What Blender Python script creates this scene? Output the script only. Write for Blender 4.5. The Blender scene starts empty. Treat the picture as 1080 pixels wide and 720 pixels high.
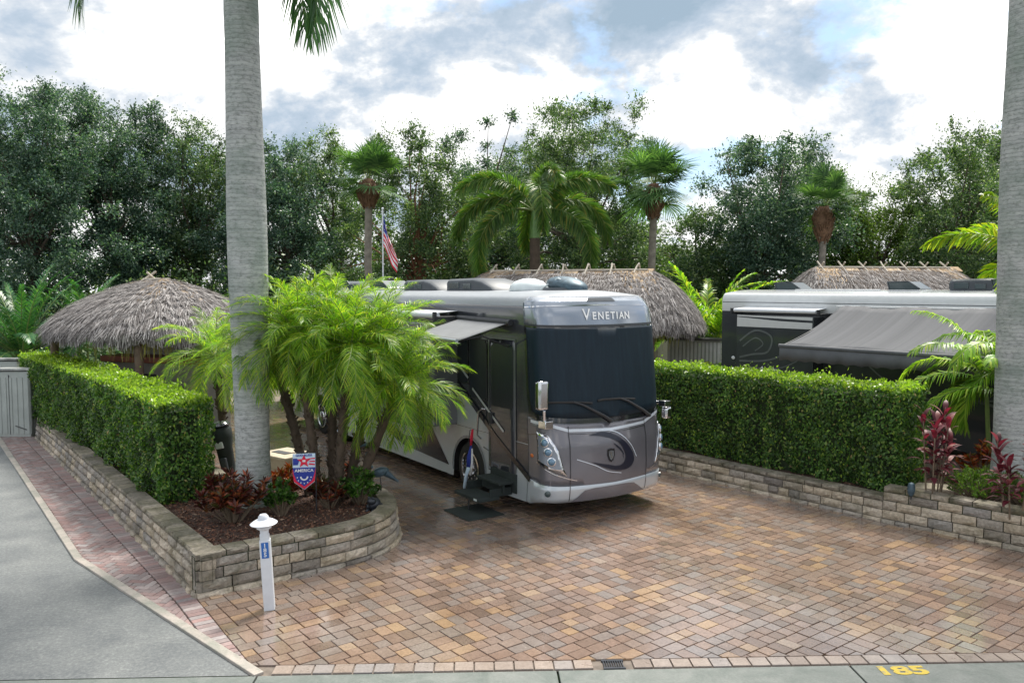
import bpy, math, random
import numpy as np
from mathutils import Vector, Matrix
from mathutils.geometry import delaunay_2d_cdt

R = math.radians
PI = math.pi
SC = bpy.context.scene
COL = SC.collection

# ------------------------------------------------------------------ camera
PITCH = math.atan(55 / 856.0)
CAMH = 3.85
cam_d = bpy.data.cameras.new('camera')
cam = bpy.data.objects.new('camera', cam_d)
COL.objects.link(cam)
cam.location = (0, 0, CAMH)
cam.rotation_euler = (PI / 2 - PITCH, 0, 0)
cam_d.sensor_width = 36
cam_d.lens = 856 / 1080 * 36
cam_d.clip_end = 3000
cam_d.clip_start = 0.1
SC.camera = cam

# ------------------------------------------------------------------ light
SUN_EL, SUN_AZ = R(58), R(28)        # azimuth measured from +Y towards +X
sdir = Vector((math.cos(SUN_EL) * math.sin(SUN_AZ), math.cos(SUN_EL) * math.cos(SUN_AZ), math.sin(SUN_EL)))
sun_d = bpy.data.lights.new('sun', 'SUN')
sun_d.energy = 3.3
sun_d.angle = R(16)
sun_d.color = (1.0, 0.95, 0.86)
sun = bpy.data.objects.new('sun', sun_d)
COL.objects.link(sun)
sun.rotation_euler = sdir.to_track_quat('Z', 'Y').to_euler()

world = bpy.data.worlds.new('World')
SC.world = world
world.use_nodes = True
wn = world.node_tree
for n_ in list(wn.nodes):
    wn.nodes.remove(n_)


def wnode(t, **kw):
    n = wn.nodes.new(t)
    for k, v in kw.items():
        setattr(n, k, v)
    return n


def wmath(op, a, b=None, c=None):
    n = wnode('ShaderNodeMath', operation=op)
    for i, v in enumerate((a, b, c)):
        if v is None:
            continue
        if isinstance(v, (int, float)):
            n.inputs[i].default_value = v
        else:
            wn.links.new(v, n.inputs[i])
    return n.outputs[0]


wout = wnode('ShaderNodeOutputWorld')
wbg = wnode('ShaderNodeBackground')
wbg.inputs[1].default_value = 0.1
wn.links.new(wbg.outputs[0], wout.inputs[0])
sky = wnode('ShaderNodeTexSky')
sky.sky_type = 'NISHITA'
sky.sun_disc = False
sky.sun_elevation = SUN_EL
sky.sun_rotation = SUN_AZ
tc = wnode('ShaderNodeTexCoord')
sep = wnode('ShaderNodeSeparateXYZ')
wn.links.new(tc.outputs['Generated'], sep.inputs[0])
zc = wmath('ADD', wmath('MAXIMUM', sep.outputs[2], 0.0), 0.5)
comb = wnode('ShaderNodeCombineXYZ')
wn.links.new(wmath('DIVIDE', sep.outputs[0], zc), comb.inputs[0])
wn.links.new(wmath('DIVIDE', sep.outputs[1], zc), comb.inputs[1])
comb.inputs[2].default_value = 3.1


def wnoise(scale, detail, rough, dist=0.0, off=(0, 0, 0)):
    m = wnode('ShaderNodeMapping')
    m.inputs['Location'].default_value = off
    wn.links.new(comb.outputs[0], m.inputs[0])
    n = wnode('ShaderNodeTexNoise')
    n.inputs['Scale'].default_value = scale
    n.inputs['Detail'].default_value = detail
    n.inputs['Roughness'].default_value = rough
    n.inputs['Distortion'].default_value = dist
    wn.links.new(m.outputs[0], n.inputs['Vector'])
    return n.outputs[0]


def wramp(fac, stops):
    n = wnode('ShaderNodeValToRGB')
    e = n.color_ramp.elements
    while len(e) < len(stops):
        e.new(0.5)
    for i, (p, c) in enumerate(stops):
        e[i].position = p
        e[i].color = (*c, 1)
    wn.links.new(fac, n.inputs[0])
    return n.outputs[0]


big = wnoise(2.4, 9, 0.6, 0.1, (3.4, 1.3, 0))
shade = wnoise(3.7, 10, 0.6, 0.15, (0.7, 5.2, 2.0))
cover = wramp(big, [(0.37, (0, 0, 0)), (0.43, (1, 1, 1))])
cloudc = wramp(shade, [(0.34, (1.9, 2.5, 3.1)), (0.42, (2.7, 3.2, 3.8)), (0.465, (3.7, 4.0, 4.35)), (0.495, (5.0, 5.1, 5.2)), (0.56, (6.5, 6.5, 6.5)), (0.66, (13.0, 12.9, 12.6))])
mixs = wnode('ShaderNodeMix')
mixs.data_type = 'RGBA'
hs = wnode('ShaderNodeMix')
hs.data_type = 'RGBA'
hs.inputs[0].default_value = 0.45
hs.inputs[7].default_value = (2.0, 3.2, 4.6, 1)
wn.links.new(sky.outputs[0], hs.inputs[6])
wn.links.new(cover, mixs.inputs[0])
wn.links.new(hs.outputs[2], mixs.inputs[6])
wn.links.new(cloudc, mixs.inputs[7])
wn.links.new(mixs.outputs[2], wbg.inputs[0])

SC.view_settings.view_transform = 'Standard'
SC.view_settings.look = 'None'
SC.view_settings.exposure = 1.05
SC.view_settings.gamma = 1.0
SC.render.engine = 'CYCLES'
SC.cycles.max_bounces = 6
SC.cycles.diffuse_bounces = 3
SC.cycles.glossy_bounces = 3
SC.cycles.transmission_bounces = 4
SC.cycles.transparent_max_bounces = 6
SC.cycles.use_denoising = True

# ------------------------------------------------------------------ coordinates


def LT(n, t, z=0.0):
    """lot frame: n across the lots, t along the lot axis towards the street"""
    return Vector((0.792 * n + 0.61 * t, 0.61 * n - 0.792 * t, z))


def at(px, d, z=0.0):
    """a point d metres ahead of the camera, seen at column px"""
    return Vector(((px - 540) / 856.0 * d, d, z))


def hz(py, d):
    return CAMH - (py - 305) / 856.0 * d

# ------------------------------------------------------------------ materials


def newmat(name):
    m = bpy.data.materials.new(name)
    m.use_nodes = True
    nt = m.node_tree
    b = nt.nodes['Principled BSDF']
    return m, nt, b


def nd(nt, t, **kw):
    n = nt.nodes.new(t)
    for k, v in kw.items():
        setattr(n, k, v)
    return n


def ramp(nt, fac, stops, interp='LINEAR'):
    n = nt.nodes.new('ShaderNodeValToRGB')
    n.color_ramp.interpolation = interp
    e = n.color_ramp.elements
    while len(e) < len(stops):
        e.new(0.5)
    for i, (p, c) in enumerate(stops):
        e[i].position = p
        e[i].color = (*c, 1) if len(c) == 3 else c
    nt.links.new(fac, n.inputs[0])
    return n.outputs[0]


def noise(nt, scale, detail=4, rough=0.55, vec=None, dist=0.0):
    n = nt.nodes.new('ShaderNodeTexNoise')
    n.inputs['Scale'].default_value = scale
    n.inputs['Detail'].default_value = detail
    n.inputs['Roughness'].default_value = rough
    n.inputs['Distortion'].default_value = dist
    if vec is None:
        t = nt.nodes.new('ShaderNodeTexCoord')
        vec = t.outputs['Object']
    nt.links.new(vec, n.inputs['Vector'])
    return n.outputs[0]


def mapped(nt, scale=(1, 1, 1), rot=(0, 0, 0), world_=False):
    if world_:
        t = nt.nodes.new('ShaderNodeNewGeometry').outputs['Position']
    else:
        t = nt.nodes.new('ShaderNodeTexCoord').outputs['Object']
    m = nt.nodes.new('ShaderNodeMapping')
    m.inputs['Scale'].default_value = scale
    m.inputs['Rotation'].default_value = rot
    nt.links.new(t, m.inputs[0])
    return m.outputs[0]


def mixc(nt, fac, a, b, mode='MIX'):
    n = nt.nodes.new('ShaderNodeMix')
    n.data_type = 'RGBA'
    n.blend_type = mode
    for i, v in ((0, fac), (6, a), (7, b)):
        if isinstance(v, (int, float)):
            n.inputs[i].default_value = v
        elif isinstance(v, tuple):
            n.inputs[i].default_value = (*v, 1)
        else:
            nt.links.new(v, n.inputs[i])
    return n.outputs[2]


def bump(nt, b, h, strength=0.3, dist=0.01):
    n = nt.nodes.new('ShaderNodeBump')
    n.inputs['Strength'].default_value = strength
    n.inputs['Distance'].default_value = dist
    nt.links.new(h, n.inputs['Height'])
    nt.links.new(n.outputs[0], b.inputs['Normal'])


def setin(nt, sock, v):
    if isinstance(v, (int, float)):
        sock.default_value = v
    elif isinstance(v, tuple):
        sock.default_value = (*v, 1)
    else:
        nt.links.new(v, sock)


def plain(name, col, rough=0.5, metal=0.0, coat=0.0, var=0.12, vscale=6.0, bmp=0.0, bscale=60, spec=None):
    m, nt, b = newmat(name)
    nz = noise(nt, vscale, 5, 0.6)
    lo = tuple(c * (1 - var) for c in col)
    hi = tuple(min(1, c * (1 + var)) for c in col)
    nt.links.new(ramp(nt, nz, [(0.3, lo), (0.7, hi)]), b.inputs['Base Color'])
    b.inputs['Roughness'].default_value = rough
    b.inputs['Metallic'].default_value = metal
    b.inputs['Coat Weight'].default_value = coat
    b.inputs['Coat Roughness'].default_value = 0.06
    if spec is not None:
        b.inputs['Specular IOR Level'].default_value = spec
    if bmp:
        bump(nt, b, noise(nt, bscale, 4), bmp, 0.01)
    return m


def leafmat(name, stops, rough=0.45, trans=0.3, tcol=None, vscale=0.8):
    """island-random leaf colour with soft large-scale variation, partly translucent"""
    m, nt, b = newmat(name)
    g = nt.nodes.new('ShaderNodeNewGeometry')
    isl = g.outputs['Random Per Island']
    c = ramp(nt, isl, stops)
    nz = noise(nt, vscale, 2, 0.5)
    v = ramp(nt, nz, [(0.35, (0.72, 0.72, 0.72)), (0.65, (1.25, 1.25, 1.2))])
    c = mixc(nt, 1.0, c, v, 'MULTIPLY')
    nt.links.new(c, b.inputs['Base Color'])
    b.inputs['Roughness'].default_value = rough
    b.inputs['Specular IOR Level'].default_value = 0.35
    tr = nt.nodes.new('ShaderNodeBsdfTranslucent')
    tcn = mixc(nt, 1.0, c, tcol or (1.5, 1.7, 0.6), 'MULTIPLY')
    nt.links.new(tcn, tr.inputs[0])
    mx = nt.nodes.new('ShaderNodeMixShader')
    mx.inputs[0].default_value = trans
    out = nt.nodes['Material Output']
    nt.links.new(b.outputs[0], mx.inputs[1])
    nt.links.new(tr.outputs[0], mx.inputs[2])
    nt.links.new(mx.outputs[0], out.inputs[0])
    return m


M = {}
M['leaf_oak'] = leafmat('leaf_oak', [(0.0, (0.03, 0.065, 0.035)), (0.4, (0.06, 0.115, 0.05)), (0.75, (0.12, 0.19, 0.085)), (1.0, (0.26, 0.32, 0.16))], 0.4, 0.32)
M['leaf_oak_blue'] = leafmat('leaf_oak_blue', [(0.0, (0.025, 0.06, 0.048)), (0.4, (0.046, 0.1, 0.076)), (0.75, (0.1, 0.17, 0.13)), (1.0, (0.22, 0.3, 0.24))], 0.38, 0.3)
M['leaf_light'] = leafmat('leaf_light', [(0.0, (0.04, 0.08, 0.02)), (0.5, (0.08, 0.14, 0.03)), (0.85, (0.13, 0.2, 0.045)), (1.0, (0.2, 0.24, 0.07))], 0.45, 0.35)
M['leaf_hedge'] = leafmat('leaf_hedge', [(0.0, (0.022, 0.06, 0.014)), (0.5, (0.055, 0.13, 0.024)), (0.85, (0.1, 0.2, 0.035)), (0.97, (0.22, 0.3, 0.08)), (1.0, (0.3, 0.2, 0.09))], 0.42, 0.3, vscale=1.6)
M['leaf_bright'] = leafmat('leaf_bright', [(0.0, (0.12, 0.22, 0.02)), (0.5, (0.2, 0.32, 0.03)), (1.0, (0.32, 0.42, 0.06))], 0.35, 0.4, vscale=1.2)
M['leaf_palm'] = leafmat('leaf_palm', [(0.0, (0.06, 0.15, 0.02)), (0.4, (0.15, 0.3, 0.03)), (0.75, (0.28, 0.42, 0.04)), (1.0, (0.5, 0.5, 0.07))], 0.34, 0.5, vscale=1.2)
M['leaf_royal'] = leafmat('leaf_royal', [(0.0, (0.03, 0.08, 0.03)), (0.6, (0.05, 0.13, 0.045)), (1.0, (0.09, 0.17, 0.06))], 0.35, 0.3)
M['leaf_foxtail'] = leafmat('leaf_foxtail', [(0.0, (0.04, 0.1, 0.025)), (0.6, (0.09, 0.18, 0.04)), (0.9, (0.15, 0.24, 0.05)), (1.0, (0.34, 0.28, 0.08))], 0.4, 0.3)
M['leaf_sabal'] = leafmat('leaf_sabal', [(0.0, (0.04, 0.1, 0.04)), (0.6, (0.09, 0.18, 0.065)), (1.0, (0.16, 0.27, 0.1))], 0.4, 0.3)
M['leaf_yellow'] = leafmat('leaf_yellow', [(0.0, (0.1, 0.2, 0.02)), (0.5, (0.2, 0.32, 0.02)), (1.0, (0.42, 0.42, 0.03))], 0.35, 0.45)
M['leaf_areca'] = leafmat('leaf_areca', [(0.0, (0.09, 0.2, 0.02)), (0.5, (0.2, 0.36, 0.04)), (1.0, (0.42, 0.5, 0.08))], 0.35, 0.45)
M['leaf_cycad'] = leafmat('leaf_cycad', [(0.0, (0.02, 0.075, 0.03)), (0.6, (0.04, 0.13, 0.05)), (1.0, (0.09, 0.2, 0.05))], 0.35, 0.3)
M['leaf_ti'] = leafmat('leaf_ti', [(0.0, (0.045, 0.012, 0.018)), (0.5, (0.11, 0.018, 0.03)), (0.8, (0.2, 0.045, 0.06)), (1.0, (0.3, 0.15, 0.14))], 0.5, 0.3, (1.6, 0.6, 0.9))
M['leaf_croton'] = leafmat('leaf_croton', [(0.0, (0.03, 0.015, 0.012)), (0.45, (0.1, 0.02, 0.018)), (0.65, (0.035, 0.06, 0.015)), (0.9, (0.25, 0.05, 0.02)), (1.0, (0.35, 0.13, 0.06))], 0.3, 0.2, (1.5, 0.8, 0.6))
M['leaf_croton_red'] = leafmat('leaf_croton_red', [(0.0, (0.05, 0.02, 0.012)), (0.4, (0.28, 0.04, 0.015)), (0.7, (0.4, 0.13, 0.02)), (1.0, (0.12, 0.14, 0.02))], 0.3, 0.2, (1.5, 0.8, 0.6))
M['leaf_shrub'] = leafmat('leaf_shrub', [(0.0, (0.02, 0.06, 0.012)), (0.6, (0.05, 0.13, 0.022)), (1.0, (0.13, 0.25, 0.04))], 0.35, 0.3)
M['leaf_juniper'] = leafmat('leaf_juniper', [(0.0, (0.03, 0.08, 0.01)), (0.6, (0.08, 0.16, 0.02)), (1.0, (0.18, 0.27, 0.04))], 0.5, 0.3)
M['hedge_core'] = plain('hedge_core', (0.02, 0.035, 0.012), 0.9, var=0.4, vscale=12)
M['bark'] = plain('bark', (0.11, 0.085, 0.065), 0.9, var=0.45, vscale=5, bmp=0.8, bscale=14)
M['bark_red'] = plain('bark_red', (0.2, 0.085, 0.05), 0.9, var=0.4, vscale=4, bmp=0.8, bscale=14)
M['rachis'] = plain('rachis', (0.16, 0.22, 0.06), 0.5, var=0.2)
M['crownshaft'] = plain('crownshaft', (0.1, 0.2, 0.05), 0.35, var=0.2)
M['twig'] = plain('twig', (0.17, 0.13, 0.09), 0.9, var=0.3)


def mat_royal():
    m, nt, b = newmat('royal_trunk')
    v = mapped(nt, (1.5, 1.5, 16))
    rings = noise(nt, 1.0, 4, 0.7, v)
    v2 = mapped(nt, (14, 14, 22))
    spot = noise(nt, 1.0, 6, 0.7, v2)
    big_ = noise(nt, 1.1, 4, 0.6)
    c = ramp(nt, rings, [(0.3, (0.28, 0.29, 0.29)), (0.55, (0.4, 0.41, 0.405)), (0.75, (0.49, 0.5, 0.48))])
    s = ramp(nt, spot, [(0.32, (0.5, 0.52, 0.5)), (0.5, (1.0, 1.0, 1.0)), (0.7, (1.12, 1.12, 1.12))])
    c = mixc(nt, 1.0, c, s, 'MULTIPLY')
    gm = ramp(nt, big_, [(0.42, (0, 0, 0)), (0.62, (1, 1, 1))])
    c = mixc(nt, gm, c, mixc(nt, 0.5, c, (0.13, 0.19, 0.145)))
    w = nt.nodes.new('ShaderNodeTexWave')
    w.bands_direction = 'Z'
    w.inputs['Scale'].default_value = 4.6
    w.inputs['Distortion'].default_value = 3.5
    w.inputs['Detail'].default_value = 3
    w.inputs['Detail Scale'].default_value = 2.0
    t = nt.nodes.new('ShaderNodeTexCoord')
    nt.links.new(t.outputs['Object'], w.inputs['Vector'])
    line = ramp(nt, w.outputs['Fac'], [(0.0, (0.68, 0.68, 0.66)), (0.14, (1, 1, 1))])
    c = mixc(nt, 0.8, c, line, 'MULTIPLY')
    nt.links.new(c, b.inputs['Base Color'])
    b.inputs['Roughness'].default_value = 0.85
    bump(nt, b, mixc(nt, 0.7, w.outputs['Fac'], spot), 0.35, 0.012)
    return m


M['royal'] = mat_royal()
M['sabal_trunk'] = plain('sabal_trunk', (0.2, 0.18, 0.155), 0.9, var=0.3, vscale=6, bmp=0.8, bscale=16)


def mat_island(name, stops, rough=(0.35, 0.6), stain=None, nsc=30, bstr=0.5, wet=None, spec=0.5, bd=0.006, nmul=(0.75, 1.2)):
    m, nt, b = newmat(name)
    g = nt.nodes.new('ShaderNodeNewGeometry')
    c = ramp(nt, g.outputs['Random Per Island'], stops, 'LINEAR')
    fine = noise(nt, nsc, 6, 0.65)
    f = ramp(nt, fine, [(0.3, (nmul[0],) * 3), (0.7, (nmul[1],) * 3)])
    c = mixc(nt, 1.0, c, f, 'MULTIPLY')
    if stain:
        sc, lo, hi, col, amt = stain
        s = ramp(nt, noise(nt, sc, 5, 0.6, dist=0.3), [(lo, (0, 0, 0)), (hi, (1, 1, 1))])
        n2 = mixc(nt, s, (1, 1, 1), col)
        c = mixc(nt, amt, c, n2, 'MULTIPLY')
    nt.links.new(c, b.inputs['Base Color'])
    rn = noise(nt, 0.55 if wet else 5, 4, 0.6)
    r = ramp(nt, rn, [(0.35, (rough[0],) * 3), (0.65, (rough[1],) * 3)])
    nt.links.new(r, b.inputs['Roughness'])
    b.inputs['Specular IOR Level'].default_value = spec
    if wet:
        wm = ramp(nt, noise(nt, 0.33, 5, 0.6, dist=0.5), [(0.36, (0.3, 0.3, 0.3)), (0.52, (1, 1, 1))])
        nt.links.new(wm, b.inputs['Coat Weight'])
        b.inputs['Coat Roughness'].default_value = 0.14
        b.inputs['Coat IOR'].default_value = 1.6
    bump(nt, b, fine, bstr, bd)
    return m


M['paver'] = mat_island('driveway_paver', [(0.0, (0.17, 0.122, 0.097)), (0.25, (0.255, 0.175, 0.135)), (0.45, (0.245, 0.18, 0.147)), (0.62, (0.225, 0.192, 0.175)), (0.82, (0.285, 0.195, 0.147)), (0.96, (0.34, 0.23, 0.14)), (1.0, (0.33, 0.26, 0.21))],
                        rough=(0.17, 0.3), stain=(0.4, 0.45, 0.65, (0.7, 0.66, 0.62), 1.0), nsc=38, wet=True, bstr=0.35, bd=0.004)
M['paver_side'] = mat_island('driveway_paver_side', [(0.0, (0.17, 0.122, 0.097)), (0.25, (0.255, 0.175, 0.135)), (0.45, (0.245, 0.18, 0.147)), (0.62, (0.225, 0.192, 0.175)), (0.82, (0.285, 0.195, 0.147)), (0.96, (0.34, 0.23, 0.14)), (1.0, (0.33, 0.26, 0.21))],
                        rough=(0.85, 0.95), stain=(0.4, 0.45, 0.65, (0.7, 0.66, 0.62), 1.0), nsc=38, spec=0.1, bstr=0.35, bd=0.004)
M['paver_red'] = mat_island('side_paver', [(0.0, (0.26, 0.165, 0.155)), (0.4, (0.28, 0.25, 0.245)), (0.7, (0.32, 0.2, 0.185)), (1.0, (0.4, 0.36, 0.35))], rough=(0.4, 0.65), stain=(0.6, 0.4, 0.65, (0.75, 0.72, 0.72), 1.0), nsc=40, bstr=0.3, bd=0.004)
M['paver_border'] = mat_island('border_paver', [(0.0, (0.21, 0.165, 0.14)), (0.6, (0.28, 0.225, 0.19)), (1.0, (0.23, 0.21, 0.205))], rough=(0.25, 0.45), nsc=40, bstr=0.3, bd=0.004)
M['block'] = mat_island('wall_block', [(0.0, (0.19, 0.17, 0.155)), (0.25, (0.38, 0.33, 0.26)), (0.5, (0.29, 0.27, 0.25)), (0.75, (0.44, 0.37, 0.28)), (1.0, (0.54, 0.47, 0.38))], rough=(0.75, 0.9), stain=(2.2, 0.45, 0.68, (0.5, 0.5, 0.42), 0.9), nsc=22, bstr=0.9, bd=0.02, nmul=(0.6, 1.25))
M['cap'] = mat_island('wall_cap', [(0.0, (0.19, 0.17, 0.14)), (0.5, (0.28, 0.245, 0.2)), (1.0, (0.37, 0.32, 0.26))], rough=(0.75, 0.9), stain=(2.6, 0.38, 0.6, (0.42, 0.44, 0.33), 0.9), nsc=20, bstr=0.9, bd=0.02, nmul=(0.55, 1.25))
M['joint'] = plain('joint_sand', (0.14, 0.115, 0.095), 0.85, var=0.4, vscale=9)
M['thatch'] = mat_island('thatch', [(0.0, (0.085, 0.075, 0.072)), (0.4, (0.2, 0.185, 0.18)), (0.75, (0.33, 0.31, 0.305)), (1.0, (0.52, 0.5, 0.49))], rough=(0.85, 0.95), nsc=9, bstr=0.2, spec=0.15)
M['thatch_base'] = plain('thatch_base', (0.13, 0.105, 0.085), 0.95, var=0.5, vscale=18, bmp=1.0, bscale=50, spec=0.1)
M['thatch_tan'] = mat_island('thatch_tan', [(0.0, (0.2, 0.14, 0.09)), (0.5, (0.38, 0.28, 0.18)), (1.0, (0.52, 0.4, 0.27))], rough=(0.85, 0.95), nsc=9, bstr=0.2, spec=0.15)
M['thatch_green'] = mat_island('thatch_green', [(0.0, (0.13, 0.12, 0.03)), (1.0, (0.3, 0.29, 0.08))], rough=(0.8, 0.95), nsc=9, bstr=0.1, spec=0.15)
M['wood'] = plain('wood', (0.12, 0.085, 0.06), 0.8, var=0.35, vscale=8, bmp=0.4)
M['ridge_pole'] = plain('ridge_pole', (0.42, 0.38, 0.32), 0.8, var=0.25, vscale=8)
M['asphalt'] = None


def mat_asphalt():
    m, nt, b = newmat('asphalt')
    a = noise(nt, 24, 8, 0.85)
    c = ramp(nt, a, [(0.35, (0.095, 0.1, 0.105)), (0.5, (0.14, 0.148, 0.15)), (0.66, (0.25, 0.26, 0.255))])
    s = ramp(nt, noise(nt, 1.3, 6, 0.65, dist=0.4), [(0.35, (0.72, 0.74, 0.76)), (0.65, (1.1, 1.1, 1.08))])
    nt.links.new(mixc(nt, 1.0, c, s, 'MULTIPLY'), b.inputs['Base Color'])
    b.inputs['Roughness'].default_value = 0.6
    bump(nt, b, a, 0.6, 0.004)
    return m


M['asphalt'] = mat_asphalt()


def mat_concrete(name, col, green=0.0):
    m, nt, b = newmat(name)
    a = noise(nt, 45, 6, 0.7)
    c = ramp(nt, a, [(0.3, tuple(x * 0.8 for x in col)), (0.7, tuple(x * 1.15 for x in col))])
    s = ramp(nt, noise(nt, 2.2, 6, 0.7, dist=0.6), [(0.35, (0.62, 0.7, 0.66)), (0.6, (1.05, 1.05, 1.03))])
    nt.links.new(mixc(nt, 1.0, c, s, 'MULTIPLY'), b.inputs['Base Color'])
    b.inputs['Roughness'].default_value = 0.6
    bump(nt, b, a, 0.3, 0.004)
    return m


M['gutter'] = mat_concrete('gutter_concrete', (0.145, 0.158, 0.15))
M['edge'] = mat_concrete('edge_concrete', (0.36, 0.32, 0.29))
M['pad'] = mat_concrete('pad_concrete', (0.28, 0.22, 0.18))
M['grassland'] = plain('grass_ground', (0.035, 0.06, 0.02), 0.9, var=0.5, vscale=3)
M['mulch_base'] = plain('mulch_base', (0.055, 0.03, 0.022), 0.95, var=0.4, vscale=20, bmp=1.0, bscale=40)
M['mulch_chip'] = mat_island('mulch_chip', [(0.0, (0.045, 0.02, 0.015)), (0.5, (0.12, 0.05, 0.03)), (0.9, (0.2, 0.1, 0.06)), (1.0, (0.3, 0.22, 0.16))], rough=(0.8, 0.95), nsc=20, bstr=0.1)
def mat_worn():
    m, nt, b = newmat('yellow_paint')
    k = ramp(nt, noise(nt, 22, 6, 0.7), [(0.34, (0, 0, 0)), (0.46, (1, 1, 1))])
    nt.links.new(mixc(nt, k, (0.2, 0.2, 0.17), (0.5, 0.37, 0.04)), b.inputs['Base Color'])
    b.inputs['Roughness'].default_value = 0.75
    return m


M['yellow_paint'] = mat_worn()

# vehicle materials
M['cap_silver'] = plain('cap_silver', (0.24, 0.275, 0.33), 0.22, 0.35, 0.7, var=0.05, vscale=1.5)
M['silver'] = plain('silver_paint', (0.46, 0.5, 0.54), 0.28, 0.3, 0.6, var=0.05, vscale=1.5)
M['trim_silver'] = plain('trim_silver', (0.6, 0.66, 0.74), 0.3, 0.2, 0.5, var=0.03)
M['mauve'] = plain('mauve_grey_paint', (0.14, 0.138, 0.16), 0.27, 0.3, 0.8, var=0.08, vscale=2)
M['dark_paint'] = plain('charcoal_paint', (0.042, 0.046, 0.058), 0.2, 0.2, 0.9, var=0.08, vscale=2)
M['slide_paint'] = plain('slide_grey_paint', (0.15, 0.155, 0.17), 0.25, 0.4, 0.7, var=0.06, vscale=2)
M['black_gloss'] = plain('black_gloss', (0.012, 0.013, 0.018), 0.12, 0.0, 0.8, var=0.1)
M['navy_gloss'] = plain('navy_gloss', (0.006, 0.008, 0.022), 0.3, 0.0, 0.15, var=0.1)
M['roof_white'] = plain('roof_white', (0.27, 0.29, 0.315), 0.4, var=0.06, vscale=3)
M['glass'] = plain('dark_glass', (0.006, 0.012, 0.02), 0.3, 0.0, 0.12, var=0.1)
M['rubber'] = plain('rubber', (0.02, 0.02, 0.021), 0.75, var=0.2, bmp=0.2)
M['black_plastic'] = plain('black_plastic', (0.022, 0.024, 0.028), 0.5, var=0.2)
M['chrome'] = plain('chrome', (0.6, 0.61, 0.64), 0.12, 1.0, var=0.03)
M['lamp_glass'] = plain('lamp_lens', (0.1, 0.2, 0.3), 0.03, 0.2, 1.0, var=0.3, vscale=30)
M['amber'] = plain('amber_lens', (0.5, 0.12, 0.02), 0.2, 0, 0.5)
M['white_panel'] = plain('white_gelcoat', (0.55, 0.57, 0.58), 0.25, 0, 0.6, var=0.04)
M['slate_paint'] = plain('slate_paint', (0.055, 0.062, 0.072), 0.2, 0.35, 0.8, var=0.12, vscale=1.5)
M['swirl'] = plain('swirl_grey', (0.15, 0.165, 0.18), 0.25, 0.4, 0.7, var=0.1)
M['ac_shroud'] = plain('ac_shroud', (0.055, 0.065, 0.078), 0.5, var=0.1, vscale=5)
M['ac_dark'] = plain('ac_dark', (0.03, 0.05, 0.055), 0.15, 0, 0.5, var=0.15)
M['dome'] = plain('dome_white', (0.62, 0.68, 0.7), 0.35, var=0.08, vscale=8)
M['dark_red'] = plain('dark_red_paint', (0.09, 0.012, 0.012), 0.3, 0.2, 0.5)


def mat_cover():
    m, nt, b = newmat('windshield_cover')
    v = mapped(nt, (10, 10, 0.7))
    s = noise(nt, 1.0, 5, 0.7, v, 0.3)
    c = ramp(nt, s, [(0.4, (0.005, 0.014, 0.024)), (0.65, (0.008, 0.021, 0.034)), (0.85, (0.02, 0.04, 0.06))])
    w = noise(nt, 220, 2, 0.5)
    nt.links.new(c, b.inputs['Base Color'])
    b.inputs['Roughness'].default_value = 0.5
    b.inputs['Specular IOR Level'].default_value = 0.25
    bump(nt, b, w, 0.25, 0.002)
    return m


M['cover'] = mat_cover()
M['awning_fabric'] = plain('awning_fabric', (0.17, 0.178, 0.19), 0.9, var=0.08, vscale=4)
M['awning_grey'] = None


def mat_awning():
    m, nt, b = newmat('awning_grey')
    v = mapped(nt, (9.0, 0.12, 0.12))
    s = noise(nt, 1.0, 3, 0.5, v)
    c = ramp(nt, s, [(0.35, (0.105, 0.108, 0.116)), (0.6, (0.12, 0.123, 0.132))])
    nt.links.new(c, b.inputs['Base Color'])
    b.inputs['Roughness'].default_value = 0.85
    b.inputs['Specular IOR Level'].default_value = 0.12
    bump(nt, b, s, 0.5, 0.03)
    return m


M['awning_grey'] = mat_awning()
M['valance'] = plain('valance_fabric', (0.1, 0.105, 0.115), 0.75, var=0.1)
M['white_paint'] = plain('white_paint', (0.6, 0.63, 0.68), 0.4, var=0.06, vscale=8)
M['letter_white'] = plain('letter_white', (0.85, 0.85, 0.85), 0.4, var=0.02)
M['blue_sign'] = plain('blue_sign', (0.02, 0.12, 0.42), 0.4, var=0.05)
M['cloth_red'] = plain('cloth_red', (0.6, 0.015, 0.05), 0.75, var=0.08)
M['cloth_white'] = plain('cloth_white', (0.68, 0.68, 0.7), 0.75, var=0.05)
M['cloth_blue'] = plain('cloth_blue', (0.02, 0.04, 0.28), 0.75, var=0.08)
M['cloth_pale'] = plain('cloth_pale_blue', (0.5, 0.62, 0.75), 0.75, var=0.05)
M['shed_grey'] = plain('shed_grey', (0.33, 0.36, 0.345), 0.55, var=0.12, vscale=2.5, bmp=0.1)
M['shed_lid'] = plain('shed_lid', (0.3, 0.31, 0.3), 0.7, var=0.5, vscale=5, bmp=0.2)
M['shed_light'] = plain('shed_light', (0.55, 0.57, 0.58), 0.5, var=0.08)
M['shed_dark'] = plain('shed_dark', (0.05, 0.05, 0.055), 0.6)
M['stucco'] = plain('stucco', (0.42, 0.4, 0.37), 0.85, var=0.08, bmp=0.3)
M['counter_red'] = plain('counter_red', (0.3, 0.09, 0.05), 0.5, var=0.15)
M['beige'] = plain('beige_stone', (0.45, 0.39, 0.3), 0.8, var=0.12, vscale=8, bmp=0.3)
M['verdigris'] = plain('verdigris_metal', (0.06, 0.1, 0.13), 0.5, 0.3, var=0.4, vscale=15)
M['dark_bronze'] = plain('dark_bronze', (0.035, 0.04, 0.05), 0.4, 0.4, var=0.3, vscale=15)
M['mat_black'] = plain('mat_black', (0.018, 0.026, 0.026), 0.85, var=0.25, bmp=0.5, bscale=120)
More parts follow.
